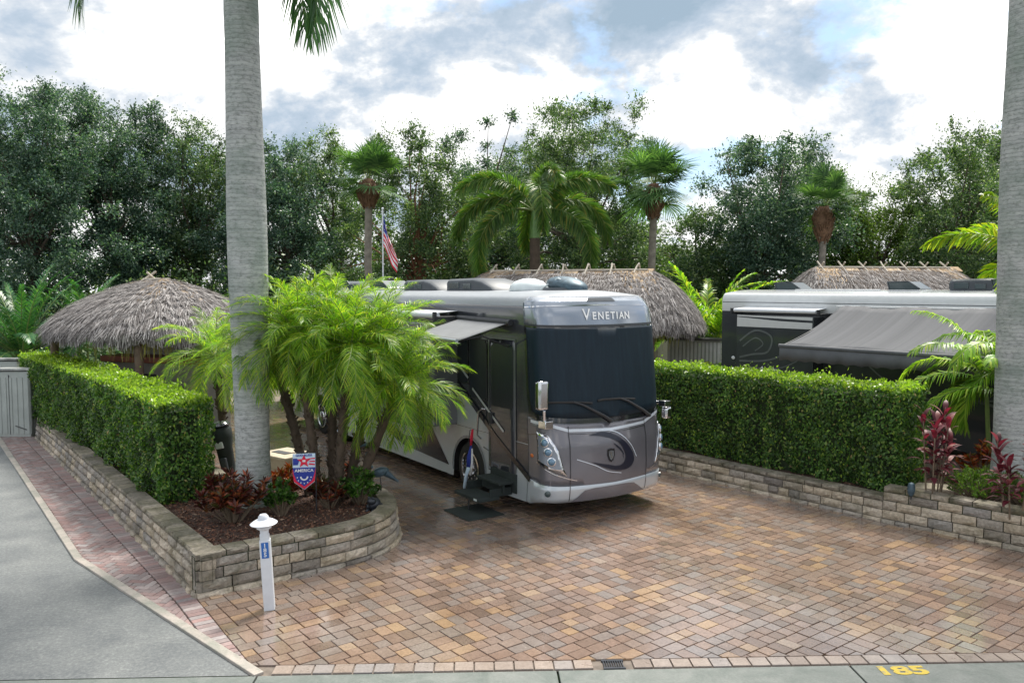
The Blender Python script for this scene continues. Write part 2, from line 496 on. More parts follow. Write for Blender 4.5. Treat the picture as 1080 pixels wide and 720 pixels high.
M['boots'] = plain('palm_boots', (0.15, 0.085, 0.05), 0.9, var=0.45, vscale=9, bmp=0.9, bscale=12)
M['palm_trunk'] = plain('palm_trunk', (0.085, 0.062, 0.045), 0.9, var=0.3, vscale=6, bmp=0.8, bscale=16)
M['fence'] = plain('fence_grey', (0.3, 0.31, 0.3), 0.7, var=0.15)

# ------------------------------------------------------------------ mesh helpers


def tag(o, label=None, cat=None, group=None, kind=None):
    if label:
        o['label'] = label
    if cat:
        o['category'] = cat
    if group:
        o['group'] = group
    if kind:
        o['kind'] = kind
    return o


def thing(name, label, cat, loc=(0, 0, 0), rotz=0.0, group=None, tilt=None):
    o = bpy.data.objects.new(name, None)
    o.empty_display_size = 0.2
    COL.objects.link(o)
    o.location = loc
    o.rotation_euler = (0, 0, rotz) if tilt is None else (tilt[0], tilt[1], rotz)
    return tag(o, label, cat, group)


def link(name, me, parent=None):
    o = bpy.data.objects.new(name, me)
    COL.objects.link(o)
    if parent is not None:
        o.parent = parent
    return o


def copy_tree(src, parent=None):
    c = src.copy()
    COL.objects.link(c)
    c.parent = parent
    for ch in [x for x in bpy.data.objects if x.parent == src]:
        copy_tree(ch, c)
    return c


class MB:
    def __init__(s):
        s.v, s.f, s.m = [], [], []

    def add(s, verts, faces, mi=0):
        o = len(s.v)
        s.v.extend([tuple(p) for p in verts])
        s.f.extend([tuple(i + o for i in f) for f in faces])
        s.m.extend([mi] * len(faces))
        return s

    def box(s, c, size, mi=0, rot=None, taper=1.0):
        cx, cy, cz = c
        hx, hy, hz_ = size[0] / 2, size[1] / 2, size[2] / 2
        P = []
        for z in (-1, 1):
            k = taper if z == 1 else 1.0
            for x, y in ((-1, -1), (1, -1), (1, 1), (-1, 1)):
                P.append(Vector((x * hx * k, y * hy * k, z * hz_)))
        if rot is not None:
            P = [rot @ p for p in P]
        P = [(p.x + cx, p.y + cy, p.z + cz) for p in P]
        return s.add(P, [(3, 2, 1, 0), (4, 5, 6, 7), (0, 1, 5, 4), (1, 2, 6, 5), (2, 3, 7, 6), (3, 0, 4, 7)], mi)

    def tube(s, path, radii, n=8, mi=0, cap=True):
        path = [Vector(p) for p in path]
        if isinstance(radii, (int, float)):
            radii = [radii] * len(path)
        rings = []
        up = Vector((0, 0, 1))
        prev = None
        for i, p in enumerate(path):
            if i == 0:
                t = path[1] - path[0]
            elif i == len(path) - 1:
                t = path[-1] - path[-2]
            else:
                t = path[i + 1] - path[i - 1]
            t.normalize()
            if prev is None:
                a = t.cross(up)
                if a.length < 0.05:
                    a = t.cross(Vector((1, 0, 0)))
            else:
                a = prev - t * prev.dot(t)
            a.normalize()
            prev = a
            b = t.cross(a)
            rings.append([p + (a * math.cos(2 * PI * k / n) + b * math.sin(2 * PI * k / n)) * radii[i] for k in range(n)])
        V = [q for r_ in rings for q in r_]
        F = []
        for i in range(len(rings) - 1):
            for k in range(n):
                k2 = (k + 1) % n
                F.append((i * n + k, (i + 1) * n + k, (i + 1) * n + k2, i * n + k2))
        if cap:
            F.append(tuple(range(n)))
            F.append(tuple((len(rings) - 1) * n + k for k in range(n - 1, -1, -1)))
        return s.add(V, F, mi)

    def lathe(s, prof, c=(0, 0, 0), n=24, mi=0, rot=None):
        V, F = [], []
        for r_, z in prof:
            for k in range(n):
                p = Vector((r_ * math.cos(2 * PI * k / n), r_ * math.sin(2 * PI * k / n), z))
                if rot is not None:
                    p = rot @ p
                V.append(p + Vector(c))
        for i in range(len(prof) - 1):
            for k in range(n):
                k2 = (k + 1) % n
                F.append((i * n + k, i * n + k2, (i + 1) * n + k2, (i + 1) * n + k))
        F.append(tuple(range(n - 1, -1, -1)))
        F.append(tuple((len(prof) - 1) * n + k for k in range(n)))
        return s.add(V, F, mi)

    def ellipsoid(s, c, r, mi=0, n=16, m=10, rot=None):
        prof_v, F = [], []
        for i in range(m + 1):
            a = -PI / 2 + PI * i / m
            for k in range(n):
                b = 2 * PI * k / n
                p = Vector((r[0] * math.cos(a) * math.cos(b), r[1] * math.cos(a) * math.sin(b), r[2] * math.sin(a)))
                if rot is not None:
                    p = rot @ p
                prof_v.append(p + Vector(c))
        for i in range(m):
            for k in range(n):
                k2 = (k + 1) % n
                F.append((i * n + k, i * n + k2, (i + 1) * n + k2, (i + 1) * n + k))
        return s.add(prof_v, F, mi)

    def prism(s, poly, z0, z1, mi=0):
        n = len(poly)
        V = [(p[0], p[1], z0) for p in poly] + [(p[0], p[1], z1) for p in poly]
        F = [tuple(range(n - 1, -1, -1)), tuple(range(n, 2 * n))]
        for i in range(n):
            j = (i + 1) % n
            F.append((i, j, n + j, n + i))
        return s.add(V, F, mi)

    def build(s, name, mats, parent=None, smooth=None, bevel=0.0, solid=0.0, seg=2):
        me = bpy.data.meshes.new(name)
        me.from_pydata(s.v, [], s.f)
        if not isinstance(mats, (list, tuple)):
            mats = [mats]
        for m in mats:
            me.materials.append(m)
        me.polygons.foreach_set('material_index', s.m)
        if smooth is not None:
            me.polygons.foreach_set('use_smooth', [True] * len(me.polygons))
            me.set_sharp_from_angle(angle=R(smooth))
        me.update()
        o = link(name, me, parent)
        if solid:
            md = o.modifiers.new('solid', 'SOLIDIFY')
            md.thickness = solid
            md.offset = -1
        if bevel:
            md = o.modifiers.new('bevel', 'BEVEL')
            md.width = bevel
            md.segments = seg
            md.limit_method = 'ANGLE'
            md.angle_limit = R(40)
        return o


def npmesh(name, V, Q, mats, mi=None, parent=None, smooth=False):
    """V (n,3), Q (m,4) quads"""
    me = bpy.data.meshes.new(name)
    V = np.asarray(V, np.float32)
    Q = np.asarray(Q, np.int32)
    me.vertices.add(len(V))
    me.vertices.foreach_set('co', V.ravel())
    me.loops.add(Q.size)
    me.loops.foreach_set('vertex_index', Q.ravel())
    me.polygons.add(len(Q))
    me.polygons.foreach_set('loop_start', np.arange(0, Q.size, 4, dtype=np.int32))
    me.polygons.foreach_set('loop_total', np.full(len(Q), 4, np.int32))
    if not isinstance(mats, (list, tuple)):
        mats = [mats]
    for m in mats:
        me.materials.append(m)
    if mi is not None:
        me.polygons.foreach_set('material_index', np.asarray(mi, np.int32))
    if smooth:
        me.polygons.foreach_set('use_smooth', np.ones(len(Q), bool))
    me.update(calc_edges=True)
    return link(name, me, parent)


def unit(a):
    return a / np.maximum(np.linalg.norm(a, axis=-1, keepdims=True), 1e-9)


def leaf_quads(c, axis, nrm, ln, wd, fold=0.0):
    """rhombic leaves: centres, long axes, normals"""
    axis = unit(axis)
    side = unit(np.cross(nrm, axis))
    n = len(c)
    ln = np.broadcast_to(np.asarray(ln, float).reshape(-1, 1), (n, 1))
    wd = np.broadcast_to(np.asarray(wd, float).reshape(-1, 1), (n, 1))
    V = np.empty((n, 4, 3))
    V[:, 0] = c - axis * ln * .5
    V[:, 1] = c + side * wd * .5 - axis * ln * .05
    V[:, 2] = c + axis * ln * .5
    V[:, 3] = c - side * wd * .5 - axis * ln * .05
    Q = np.arange(n * 4).reshape(n, 4)
    return V.reshape(-1, 3), Q


def text_polys(s, size=1.0, shear=0.0, bold=0.0):
    cu = bpy.data.curves.new('tmp_text', 'FONT')
    cu.body = s
    cu.size = size
    cu.shear = shear
    cu.offset = bold
    cu.align_x = 'CENTER'
    cu.align_y = 'CENTER'
    cu.resolution_u = 3
    ob = bpy.data.objects.new('tmp_text', cu)
    COL.objects.link(ob)
    bpy.context.view_layer.update()
    me = bpy.data.meshes.new_from_object(ob.evaluated_get(bpy.context.evaluated_depsgraph_get()))
    V = [tuple(v.co) for v in me.vertices]
    F = [tuple(p.vertices) for p in me.polygons]
    bpy.data.objects.remove(ob)
    bpy.data.curves.remove(cu)
    bpy.data.meshes.remove(me)
    return V, F

# ================================================================== THE SETTING
rnd = random.Random(5)


def sheet(name, pts, z, mat):
    mb = MB()
    mb.add([(p[0], p[1], z) for p in pts], [tuple(range(len(pts)))])
    return tag(mb.build(name, mat), kind='structure')


sheet('ground', [(-500, -60), (500, -60), (500, 900), (-500, 900)], -0.04, M['grassland'])
K0, K1 = Vector((-2.53, 7.87)), Vector((5.30, 8.17))          # street edge of the driveway
kd = (K1 - K0).normalized()
kn = Vector((-kd.y, kd.x))                                    # into the lot


def K(a, b):
    p = K0 + kd * a + kn * b
    return (p.x, p.y)


W0, WB, WE = (-13.02, 20.44), (-6.19, 11.36), (-2.55, 7.9)
PB, PF = (-3.92, 9.87), (-12.36, 20.83)
WF = (-18.6, 27.9)
sheet('asphalt_road', [K(-40, 0.0), (-2.56, 7.89), (-6.2, 11.34), (-13.04, 20.42), (-18.65, 27.85), (-48, 42), (-60, 10)], 0.0, M['asphalt'])
sheet('street', [K(-60, -0.62), K(-60, -14), K(60, -14), K(60, -0.62)], -0.012, M['asphalt'])
g = MB()
x = -42.0
while x < 44:
    a, b_, c_, d_ = K(x, -0.6), K(x + 2.98, -0.6), K(x + 2.98, -0.015), K(x, -0.015)
    g.prism([a, b_, c_, d_], -0.03, 0.012)
    x += 3.0
tag(g.build('gutter_strip', M['gutter'], bevel=0.006), kind='structure')
g = MB()
for (a, b_) in (((W0[0] - 5.6, W0[1] + 7.45), W0), (W0, WB), (WB, WE)):
    a, b_ = Vector(a), Vector(b_)
    d_ = (b_ - a).normalized()
    n_ = Vector((-d_.y, d_.x)) * 0.055
    g.prism([a - n_, b_ - n_ + d_ * 0.03, b_ + n_ + d_ * 0.03, a + n_], -0.03, 0.03)
tag(g.build('concrete_edging', M['edge'], bevel=0.008), kind='structure')
sheet('driveway_base', [K(-0.1, 0), K(14, 0), tuple(LT(13.2, -27).xy), tuple(LT(2.9, -27).xy), PB], -0.004, M['joint'])
sheet('side_path_base', [WF, W0, WB, WE, PB, PF, (-17.6, 28.6)], -0.008, M['joint'])
sheet('neighbour_pad', [tuple(LT(14.0, -27).xy), tuple(LT(14.0, 0).xy), tuple(LT(26, 0).xy), tuple(LT(26, -27).xy)], -0.02, M['pad'])
sheet('rear_pad', [tuple(LT(-2, -27.1).xy), tuple(LT(26, -27.1).xy), tuple(LT(26, -31).xy), tuple(LT(-2, -31).xy)], -0.02, M['pad'])


def clip(poly, halfs):
    for (p0, nv) in halfs:
        out = []
        n = len(poly)
        for i in range(n):
            a, b_ = poly[i], poly[(i + 1) % n]
            da = (a[0] - p0[0]) * nv[0] + (a[1] - p0[1]) * nv[1]
            db = (b_[0] - p0[0]) * nv[0] + (b_[1] - p0[1]) * nv[1]
            if da >= 0:
                out.append(a)
            if (da >= 0) != (db >= 0):
                k = da / (da - db)
                out.append((a[0] + (b_[0] - a[0]) * k, a[1] + (b_[1] - a[1]) * k))
        poly = out
        if len(poly) < 3:
            return []
    return poly


def area(poly):
    return 0.5 * abs(sum(poly[i][0] * poly[(i + 1) % len(poly)][1] - poly[(i + 1) % len(poly)][0] * poly[i][1] for i in range(len(poly))))


def shrink(poly, d):
    cx = sum(p[0] for p in poly) / len(poly)
    cy = sum(p[1] for p in poly) / len(poly)
    out = []
    for p in poly:
        v = (cx - p[0], cy - p[1])
        l = math.hypot(*v) or 1
        k = min(0.45, d * 1.35 / l)
        out.append((p[0] + v[0] * k, p[1] + v[1] * k))
    return out


def paver(mb, poly, top, gap=0.0055, cham=0.003):
    if len(poly) < 3 or area(poly) < 0.0012:
        return
    if len(poly) > 3:
        q = [p for i, p in enumerate(poly) if math.dist(p, poly[i - 1]) > 0.006]
        if len(q) >= 3:
            poly = q
    a = shrink(poly, gap)
    b_ = shrink(poly, gap + cham)
    n = len(poly)
    tx, ty = rnd.gauss(0, 0.006), rnd.gauss(0, 0.006)
    cx, cy = poly[0]
    h = top + rnd.gauss(0, 0.0012)
    V = [(p[0], p[1], -0.012) for p in a] + [(p[0], p[1], h - 0.007) for p in a] + [(p[0], p[1], h + tx * (p[0] - cx) + ty * (p[1] - cy)) for p in b_]
    ar = sum(poly[i][0] * poly[(i + 1) % n][1] - poly[(i + 1) % n][0] * poly[i][1] for i in range(n))
    F = []
    for i in range(n):
        j = (i + 1) % n
        F.append((i, j, n + j, n + i))
        F.append((n + i, n + j, 2 * n + j, 2 * n + i))
    F.append(tuple(range(2 * n, 3 * n)))
    if ar < 0:
        F = [f[::-1] for f in F]
    mb.add(V, F)
    mb.m[-len(F):] = [1] * (len(F) - 1) + [0]


# planter outline (front wall path) used for skipping hidden pavers
LW = [(-12.36, 20.83), (-3.92, 9.87)]
FRONT = [(-3.92, 9.87), (-3.05, 10.5), (-2.42, 10.95), (-2.02, 11.35), (-1.78, 11.82), (-1.73, 12.35), (-1.85, 12.9), (-2.12, 13.45), (-2.55, 13.85), (-3.1, 14.05), (-3.75, 14.0), (-4.45, 13.8)]
BACK = [(-4.45, 13.8), (-7.7, 17.6), (-11.2, 21.9)]


def inside(p, poly):
    c = False
    n = len(poly)
    for i in range(n):
        (x1, y1), (x2, y2) = poly[i], poly[(i + 1) % n]
        if (y1 > p[1]) != (y2 > p[1]) and p[0] < (x2 - x1) * (p[1] - y1) / (y2 - y1) + x1:
            c = not c
    return c


PLANTER = LW + FRONT[1:] + BACK[1:]
inner = [(LT(3.15, -23.8).x, LT(3.15, -23.8).y), (-3.9, 10.15), (-3.0, 10.8), (-2.3, 11.35), (-2.0, 11.9), (-1.98, 12.3), (-2.1, 12.8), (-2.5, 13.5), (-3.1, 13.8), (-4.4, 13.5), (-7.6, 17.2), (-11.3, 21.5)]

NV = Vector((0.792, 0.61))
TV = Vector((0.61, -0.792))
bn = Vector((-(WE[1] - PB[1]), WE[0] - PB[0])).normalized()
if bn.x < 0:
    bn = -bn
dhalf = [(K(0, 0.205), tuple(kn)), (PB, tuple(bn)), (tuple(LT(13.0, -5).xy), tuple(-NV)), (tuple(LT(13.0, -26.9).xy), tuple(TV))]
mb = MB()
U = 0.083
row = 0
t = -27.0
while t < 1.5:
    n = 2.3 - rnd.choice([0, 1, 2, 3, 4, 5]) * U
    # one macro row, 6U deep
    while n < 13.2:
        kind = rnd.random()
        cells = []
        if kind < 0.42:
            for k in range(3):
                lay = rnd.choice([(3, 3), (3, 3), (2, 2, 2)])
                a = 0
                for w in lay:
                    cells.append((a, k * 2, w, 2))
                    a += w
        elif kind < 0.72:
            for k in range(3):
                lay = rnd.choice([(3, 3), (3, 3), (2, 2, 2)])
                a = 0
                for w in lay:
                    cells.append((k * 2, a, 2, w))
                    a += w
        elif kind < 0.86:
            cells = [(0, 0, 2, 3), (2, 0, 2, 3), (4, 0, 2, 3), (0, 3, 2, 3), (2, 3, 4, 3)][:4] + [(2, 3, 2, 3), (4, 3, 2, 3)]
            cells = [(0, 0, 3, 2), (3, 0, 3, 2), (0, 2, 2, 2), (0, 4, 2, 2), (2, 2, 2, 2), (2, 4, 2, 2), (4, 2, 2, 4)]
        else:
            cells = [(0, 0, 2, 3), (2, 0, 2, 3), (0, 3, 2, 3), (2, 3, 2, 3), (4, 0, 2, 2), (4, 2, 2, 2), (4, 4, 2, 2)]
        for (a, b_, w, h) in cells:
            pts = []
            for (da, db) in ((0, 0), (w, 0), (w, h), (0, h)):
                q = LT(n + (a + da) * U, t + (b_ + db) * U)
                pts.append((q.x, q.y))
            cx = sum(p[0] for p in pts) / 4
            cy = sum(p[1] for p in pts) / 4
            if cy > 9 and inside((cx, cy), inner):
                continue
            if cy > 17 and cx < 5 and t < -16 and rnd.random() < 0.0:
                continue
            paver(mb, clip(pts, dhalf), 0.016)
        n += 6 * U
    t += 6 * U
drive = tag(mb.build('driveway', [M['paver'], M['paver_side']]), kind='structure')

mb = MB()
x = 0.12
while x < 16:
    w = 0.2
    if not (3.46 < x + 0.1 < 3.70):
        paver(mb, [K(x, 0.004), K(x + w, 0.004), K(x + w, 0.198), K(x, 0.198)], 0.018)
    x += w + 0.003
tag(mb.build('border_course', [M['paver_border'], M['paver_border']]), kind='structure')

# herringbone side path
mb = MB()
halfs = []
poly_ = [(W0[0] - 5.6, W0[1] + 7.45), W0, WB, WE, PB]
for a, b_ in zip(poly_[:-1], poly_[1:]):
    d_ = (Vector(b_) - Vector(a)).normalized()
    halfs.append(((a[0] - d_.y * 0.06, a[1] + d_.x * 0.06), (-d_.y, d_.x)))
d_ = (Vector(PF) - Vector(PB)).normalized()
halfs.append((PB, (-d_.y, d_.x)))
BW = 0.1
sol = [(h[0][0] + h[1][0] * 0.0, h[0][1]) for h in halfs]
halfs2 = halfs[:3] + [((halfs[3][0][0] + halfs[3][1][0] * 0.18, halfs[3][0][1] + halfs[3][1][1] * 0.18), halfs[3][1])] + [((halfs[4][0][0] + halfs[4][1][0] * 0.235, halfs[4][0][1] + halfs[4][1][1] * 0.235), halfs[4][1])]
ca, sa = math.cos(R(-8)), math.sin(R(-8))
for i in range(-10, 230):
    for j in range(-60, 60):
        # classic 2:1 herringbone lattice
        bx, by = i * BW + j * 2 * BW, i * BW - j * 2 * BW
        if abs(bx) > 30 or abs(by) > 30:
            continue
        for rect in ((bx, by, 2 * BW, BW), (bx, by + BW, BW, 2 * BW)):
            pts = []
            for (u, v) in ((0, 0), (1, 0), (1, 1), (0, 1)):
                X = rect[0] + u * rect[2]
                Y = rect[1] + v * rect[3]
                th = math.atan2(d_.y, d_.x) + R(45)
                c2, s2 = math.cos(th - R(45) - R(45)), math.sin(th - R(45) - R(45))
                pts.append((-2.6 + c2 * X - s2 * Y - 0.0, 7.6 + s2 * X + c2 * Y))
            cx = sum(p[0] for p in pts) / 4
            cy = sum(p[1] for p in pts) / 4
            if cy < 7.5 or cy > 28.5 or cx > -2.0:
                continue
            paver(mb, clip(pts, halfs2), 0.012, 0.003, 0.004)
# soldier course along the driveway joint
a = Vector(WE)
dd = (Vector(PB) - a)
L_ = dd.length
dd.normalize()
nn = Vector((-dd.y, dd.x))
if nn.x > 0:
    nn = -nn
x = 0.0
while x < L_ - 0.02:
    q = [a + dd * x, a + dd * (x + 0.1), a + dd * (x + 0.1) + nn * 0.23, a + dd * x + nn * 0.23]
    paver(mb, clip([tuple(p) for p in q], halfs[:3]), 0.014, 0.003, 0.004)
    x += 0.103
a = Vector(PB)
dd = (Vector(PF) - a)
L_ = dd.length
dd.normalize()
nn = Vector((-dd.y, dd.x))
if nn.x > 0:
    nn = -nn
x = 0.0
while x < L_ + 6:
    q = [a + dd * x, a + dd * (x + 0.1), a + dd * (x + 0.1) + nn * 0.23, a + dd * x + nn * 0.23]
    paver(mb, clip([tuple(p) for p in q], halfs[:3]), 0.014, 0.003, 0.004)
    x += 0.103
tag(mb.build('side_path', [M['paver_red'], M['paver_red']]), kind='structure')

# drain and painted number
mb = MB()
for k in range(9):
    q = [K(3.475 + k * 0.024, 0.03), K(3.485 + k * 0.024, 0.03), K(3.485 + k * 0.024, 0.17), K(3.475 + k * 0.024, 0.17)]
    mb.prism(q, -0.01, 0.014)
for (b0, b1) in ((0.0, 0.03), (0.17, 0.2)):
    mb.prism([K(3.465, b0), K(3.69, b0), K(3.69, b1), K(3.465, b1)], -0.01, 0.016)
tag(mb.build('drain_grate', M['dark_bronze']), 'small dark metal drain grate set in the paver border by the gutter', 'drain')
V, F = text_polys('185', 0.27, 0, 0.012)
mb = MB()
cx, cy = K(6.46, -0.16)
ca, sa = kd.x, kd.y
mb.add([(cx + (v[0] * 1.35) * ca - v[1] * sa * 0.9, cy + v[0] * 1.35 * sa + v[1] * ca * 0.9, 0.016) for v in V], F)
tag(mb.build('painted_number', M['yellow_paint']), kind='structure')


# ------------------------------------------------------------------ block walls
def path_len(P):
    L = [0]
    for a, b_ in zip(P[:-1], P[1:]):
        L.append(L[-1] + (Vector(b_) - Vector(a)).length)
    return L


def path_at(P, L, s):
    s = min(max(s, 0), L[-1])
    for i in range(len(P) - 1):
        if s <= L[i + 1] + 1e-9:
            a, b_ = Vector(P[i]), Vector(P[i + 1])
            k = (s - L[i]) / max(1e-9, L[i + 1] - L[i])
            return a + (b_ - a) * k
    return Vector(P[-1])


def smooth_path(P, corners=()):
    """subdivide with a Catmull-Rom through the points"""
    out = []
    n = len(P)
    for i in range(n - 1):
        p0 = Vector(P[max(0, i - 1)])
        p1, p2 = Vector(P[i]), Vector(P[i + 1])
        p3 = Vector(P[min(n - 1, i + 2)])
        for k in range(6):
            t_ = k / 6
            out.append(tuple(0.5 * ((2 * p1) + (p2 - p0) * t_ + (2 * p0 - 5 * p1 + 4 * p2 - p3) * t_ ** 2 + (3 * p1 - p0 - 3 * p2 + p3) * t_ ** 3)))
    out.append(tuple(P[-1]))
    return out


def block_row(mb, P, z0, z1, setback, depth, lens, rough=0.012, start=0.0, top_over=0.0):
    """P is walked so that the outside is on the right-hand side"""
    L = path_len(P)
    s = start
    while s < L[-1] - 0.05:
        l = rnd.choice(lens) * rnd.uniform(0.96, 1.04)
        e = min(s + l, L[-1])
        if L[-1] - e < 0.1:
            e = L[-1]
        a, b_ = path_at(P, L, s + 0.008), path_at(P, L, e - 0.008)
        d_ = (b_ - a)
        if d_.length < 0.03:
            break
        d_.normalize()
        o = Vector((d_.y, -d_.x))          # outward
        nx, nz = 5, 4
        V = []
        ph = rnd.random() * 100
        for k in range(nz):
            for i in range(nx):
                u, w = i / (nx - 1), k / (nz - 1)
                edge = min(u, 1 - u, w, 1 - w)
                bul = (0.0 if edge < 0.01 else rough * 1.2) + rnd.uniform(-rough, rough) * (1 if edge > 0.01 else 0.35)
                uu = u if edge < 0.01 else u + rnd.uniform(-0.04, 0.04)
                p = a + (b_ - a) * uu + o * (bul - setback)
                if edge < 0.01:
                    p = p - o * 0.008
                V.append((p.x, p.y, z0 + 0.006 + (z1 - z0 - 0.012) * w))
        F = []
        for k in range(nz - 1):
            for i in range(nx - 1):
                q = k * nx + i
                F.append((q, q + 1, q + nx + 1, q + nx))
        base = len(V)
        for (pt, zz) in ((a, z0 + 0.002), (b_, z0 + 0.002), (b_, z1 - 0.002), (a, z1 - 0.002)):
            p = pt - o * (setback + depth)
            V.append((p.x, p.y, zz))
        tr, tl = (nz - 1) * nx + nx - 1, (nz - 1) * nx
        F.append(tuple(tl + i for i in range(nx)) + (base + 2, base + 3))
        F.append((0, base + 0, base + 1) + tuple(nx - 1 - i for i in range(nx - 1)))
        F.append((nx - 1, base + 1, base + 2) + tuple(k * nx + nx - 1 for k in range(nz - 1, 0, -1)))
        F.append((0,) + tuple(k * nx for k in range(1, nz)) + (base + 3, base + 0))
        F.append((base + 0, base + 3, base + 2, base + 1))
        mb.add(V, F)
        s = e


def block_wall(name, label, paths, courses, caph=0.085, loc=(0, 0, 0)):
    root = thing(name, label, 'wall', loc)
    mb, cb = MB(), MB()
    for pi, P in enumerate(paths):
        z = -0.03 + 0.003 * pi
        for i, h in enumerate(courses):
            block_row(mb, P, z, z + h, 0.016 * i - (0.02 if i == 0 else 0), 0.2, (0.22, 0.36, 0.4, 0.44), start=0.0)
            z += h
        block_row(cb, P, z, z + caph, 0.016 * len(courses) - 0.012, 0.27, (0.28, 0.34, 0.4), rough=0.008)
    kb = MB()
    for P in paths:
        L = path_len(P)
        m_ = max(2, int(L[-1] / .25))
        V_ = []
        zt_ = -.03 + sum(courses) + caph * .5
        for i in range(m_ + 1):
            s_ = L[-1] * i / m_
            c_ = path_at(P, L, s_)
            t_ = (path_at(P, L, min(L[-1], s_ + .05)) - path_at(P, L, max(0, s_ - .05))).normalized()
            o_ = Vector((t_.y, -t_.x))
            for dd_, zz_ in ((-.07, -.05), (-.07, zt_), (-.2, zt_), (-.2, -.05)):
                q_ = c_ + o_ * dd_
                V_.append((q_.x, q_.y, zz_))
        kb.add(V_, [(i * 4 + k, (i + 1) * 4 + k, (i + 1) * 4 + (k + 1) % 4, i * 4 + (k + 1) % 4) for i in range(m_) for k in range(4)])
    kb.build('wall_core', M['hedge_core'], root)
    mb.build('blocks', M['block'], root)
    cb.build('capstones', M['cap'], root)
    return root


rev = lambda P: list(P)
fp = smooth_path(FRONT)
block_wall('planter_wall', 'curved tan block retaining wall of the bed under the royal palm behind the white post', [LW, fp, BACK], [0.1, 0.135, 0.135, 0.125], 0.08)
rw1 = [tuple(LT(13.0, -1).xy)]
RS = LT(12.92, -6.75).xy
RF = LT(12.86, -26.5).xy
block_wall('low_block_wall', 'long low block wall with capstones running under the hedge right of the silver motorhome', [[tuple(RS + (RF - RS).normalized() * 0.0), tuple(RF)][::-1][::-1]], [0.1, 0.14, 0.14], 0.085) if False else None
# outside (street/driveway side) must be on the right-hand side of the walk: walk from street to rear on the right wall
P_low = [tuple(RF), tuple(RS)]
P_high = [tuple(RS), tuple(LT(13.15, -4.4).xy), tuple(LT(13.5, 1.5).xy)]
block_wall('low_block_wall', 'long low block wall with capstones running under the hedge right of the silver motorhome', [P_low], [0.1, 0.14, 0.14], 0.085)
block_wall('raised_block_wall', 'taller stretch of block wall in front of the maroon ti plants and royal palm', [P_high], [0.1, 0.15, 0.15, 0.14], 0.09)

# ------------------------------------------------------------------ planting beds
def bed(name, poly, z, chips, seed):
    r = np.random.default_rng(seed)
    tag(MB().add([(p[0], p[1], z) for p in poly], [tuple(range(len(poly)))]).build(name + '_soil', M['mulch_base']), kind='structure')
    xs = [p[0] for p in poly]
    ys = [p[1] for p in poly]
    pts = []
    while len(pts) < chips:
        q = (r.uniform(min(xs), max(xs)), r.uniform(min(ys), max(ys)))
        if inside(q, poly):
            pts.append((q[0], q[1], z + abs(r.normal(0, 0.012)) + 0.004))
    c = np.array(pts)
    a = r.normal(size=(chips, 3))
    a[:, 2] *= 0.35
    nn_ = r.normal(size=(chips, 3)) * 0.5 + np.array([0, 0, 1])
    V, Q = leaf_quads(c, a, nn_, r.uniform(0.03, 0.08, chips), r.uniform(0.012, 0.03, chips))
    tag(npmesh(name + '_mulch', V, Q, M['mulch_chip']), kind='stuff')


pin = [(-12.2, 21.1), (-3.95, 10.2), (-3.12, 10.75), (-2.4, 11.35), (-2.02, 12.0), (-2.05, 12.7), (-2.5, 13.5), (-3.1, 13.8), (-4.5, 13.6), (-7.8, 17.4), (-11.3, 21.7)]
bed('planter', pin, 0.44, 16000, 3)
rb = [tuple(LT(13.1, -26.5).xy), tuple(LT(13.1, -6.8).xy), tuple(LT(13.35, 1.5).xy), tuple(LT(16.2, 1.5).xy), tuple(LT(15.6, -8).xy), tuple(LT(14.8, -10).xy), tuple(LT(14.8, -26.5).xy)]
bed('verge', rb, 0.4, 9000, 4)

# ================================================================== VEGETATION


def tree_crown(seed, H, rad, base, nclump, nleaf, leaf, flat=1.0, spread=0.5, top_spiky=0.25):
    r = np.random.default_rng(seed)
    lobes = []
    for k in range(7):
        a = r.uniform(0, 2 * PI)
        rr = rad * r.uniform(0.15, 0.6)
        lobes.append((rr * math.cos(a), rr * math.sin(a), base + (H - base) * r.uniform(0.25, 0.78), rad * r.uniform(0.42, 0.68), (H - base) * r.uniform(0.2, 0.36)))
    lobes.append((0, 0, base + (H - base) * 0.78, rad * 0.55, (H - base) * 0.22))
    cl = []
    while len(cl) < nclump:
        L = lobes[r.integers(len(lobes))]
        d = r.normal(size=3)
        d /= np.linalg.norm(d)
        q = r.uniform(0.55, 1.0) ** 0.5
        p = np.array([L[0] + d[0] * L[3] * q, L[1] + d[1] * L[3] * q, L[2] + d[2] * L[4] * q])
        if p[2] < base * 0.7 or p[2] > H:
            continue
        cl.append(p)
    cl = np.array(cl)
    C, A = [], []
    for p in cl:
        m = int(nleaf * r.uniform(0.5, 1.5))
        sp = spread * r.uniform(0.6, 1.25)
        ax = r.normal(size=3)
        ax[2] = abs(ax[2]) + 0.4
        ax /= np.linalg.norm(ax)
        g_ = r.normal(size=(m, 3)) * sp * np.array([1, 1, 0.7])
        # sprays: leaves follow twigs leaving the clump centre
        tw = r.normal(size=(9, 3))
        tw[:, 2] += 0.15
        tw = unit(tw)
        k = r.integers(0, 9, m)
        g2 = tw[k] * (r.uniform(0.15, 1.0, (m, 1)) * sp * 1.9) + r.normal(size=(m, 3)) * sp * 0.13
        use = r.random(m) < 0.55
        g_[use] = g2[use]
        if p[2] > H * 0.84 and r.random() < top_spiky:
            g_ *= np.array([0.8, 0.8, 1.3])
        C.append(p + g_)
        A.append(unit(g_) + r.normal(size=(m, 3)) * 0.7)
    C = np.concatenate(C)
    A = np.concatenate(A)
    n = len(C)
    N = r.normal(size=(n, 3)) + np.array([0, 0, 0.6])
    s = r.uniform(0.7, 1.3, n) * leaf
    V, Q = leaf_quads(C, A, N, s, s * 0.55)
    return V, Q, cl


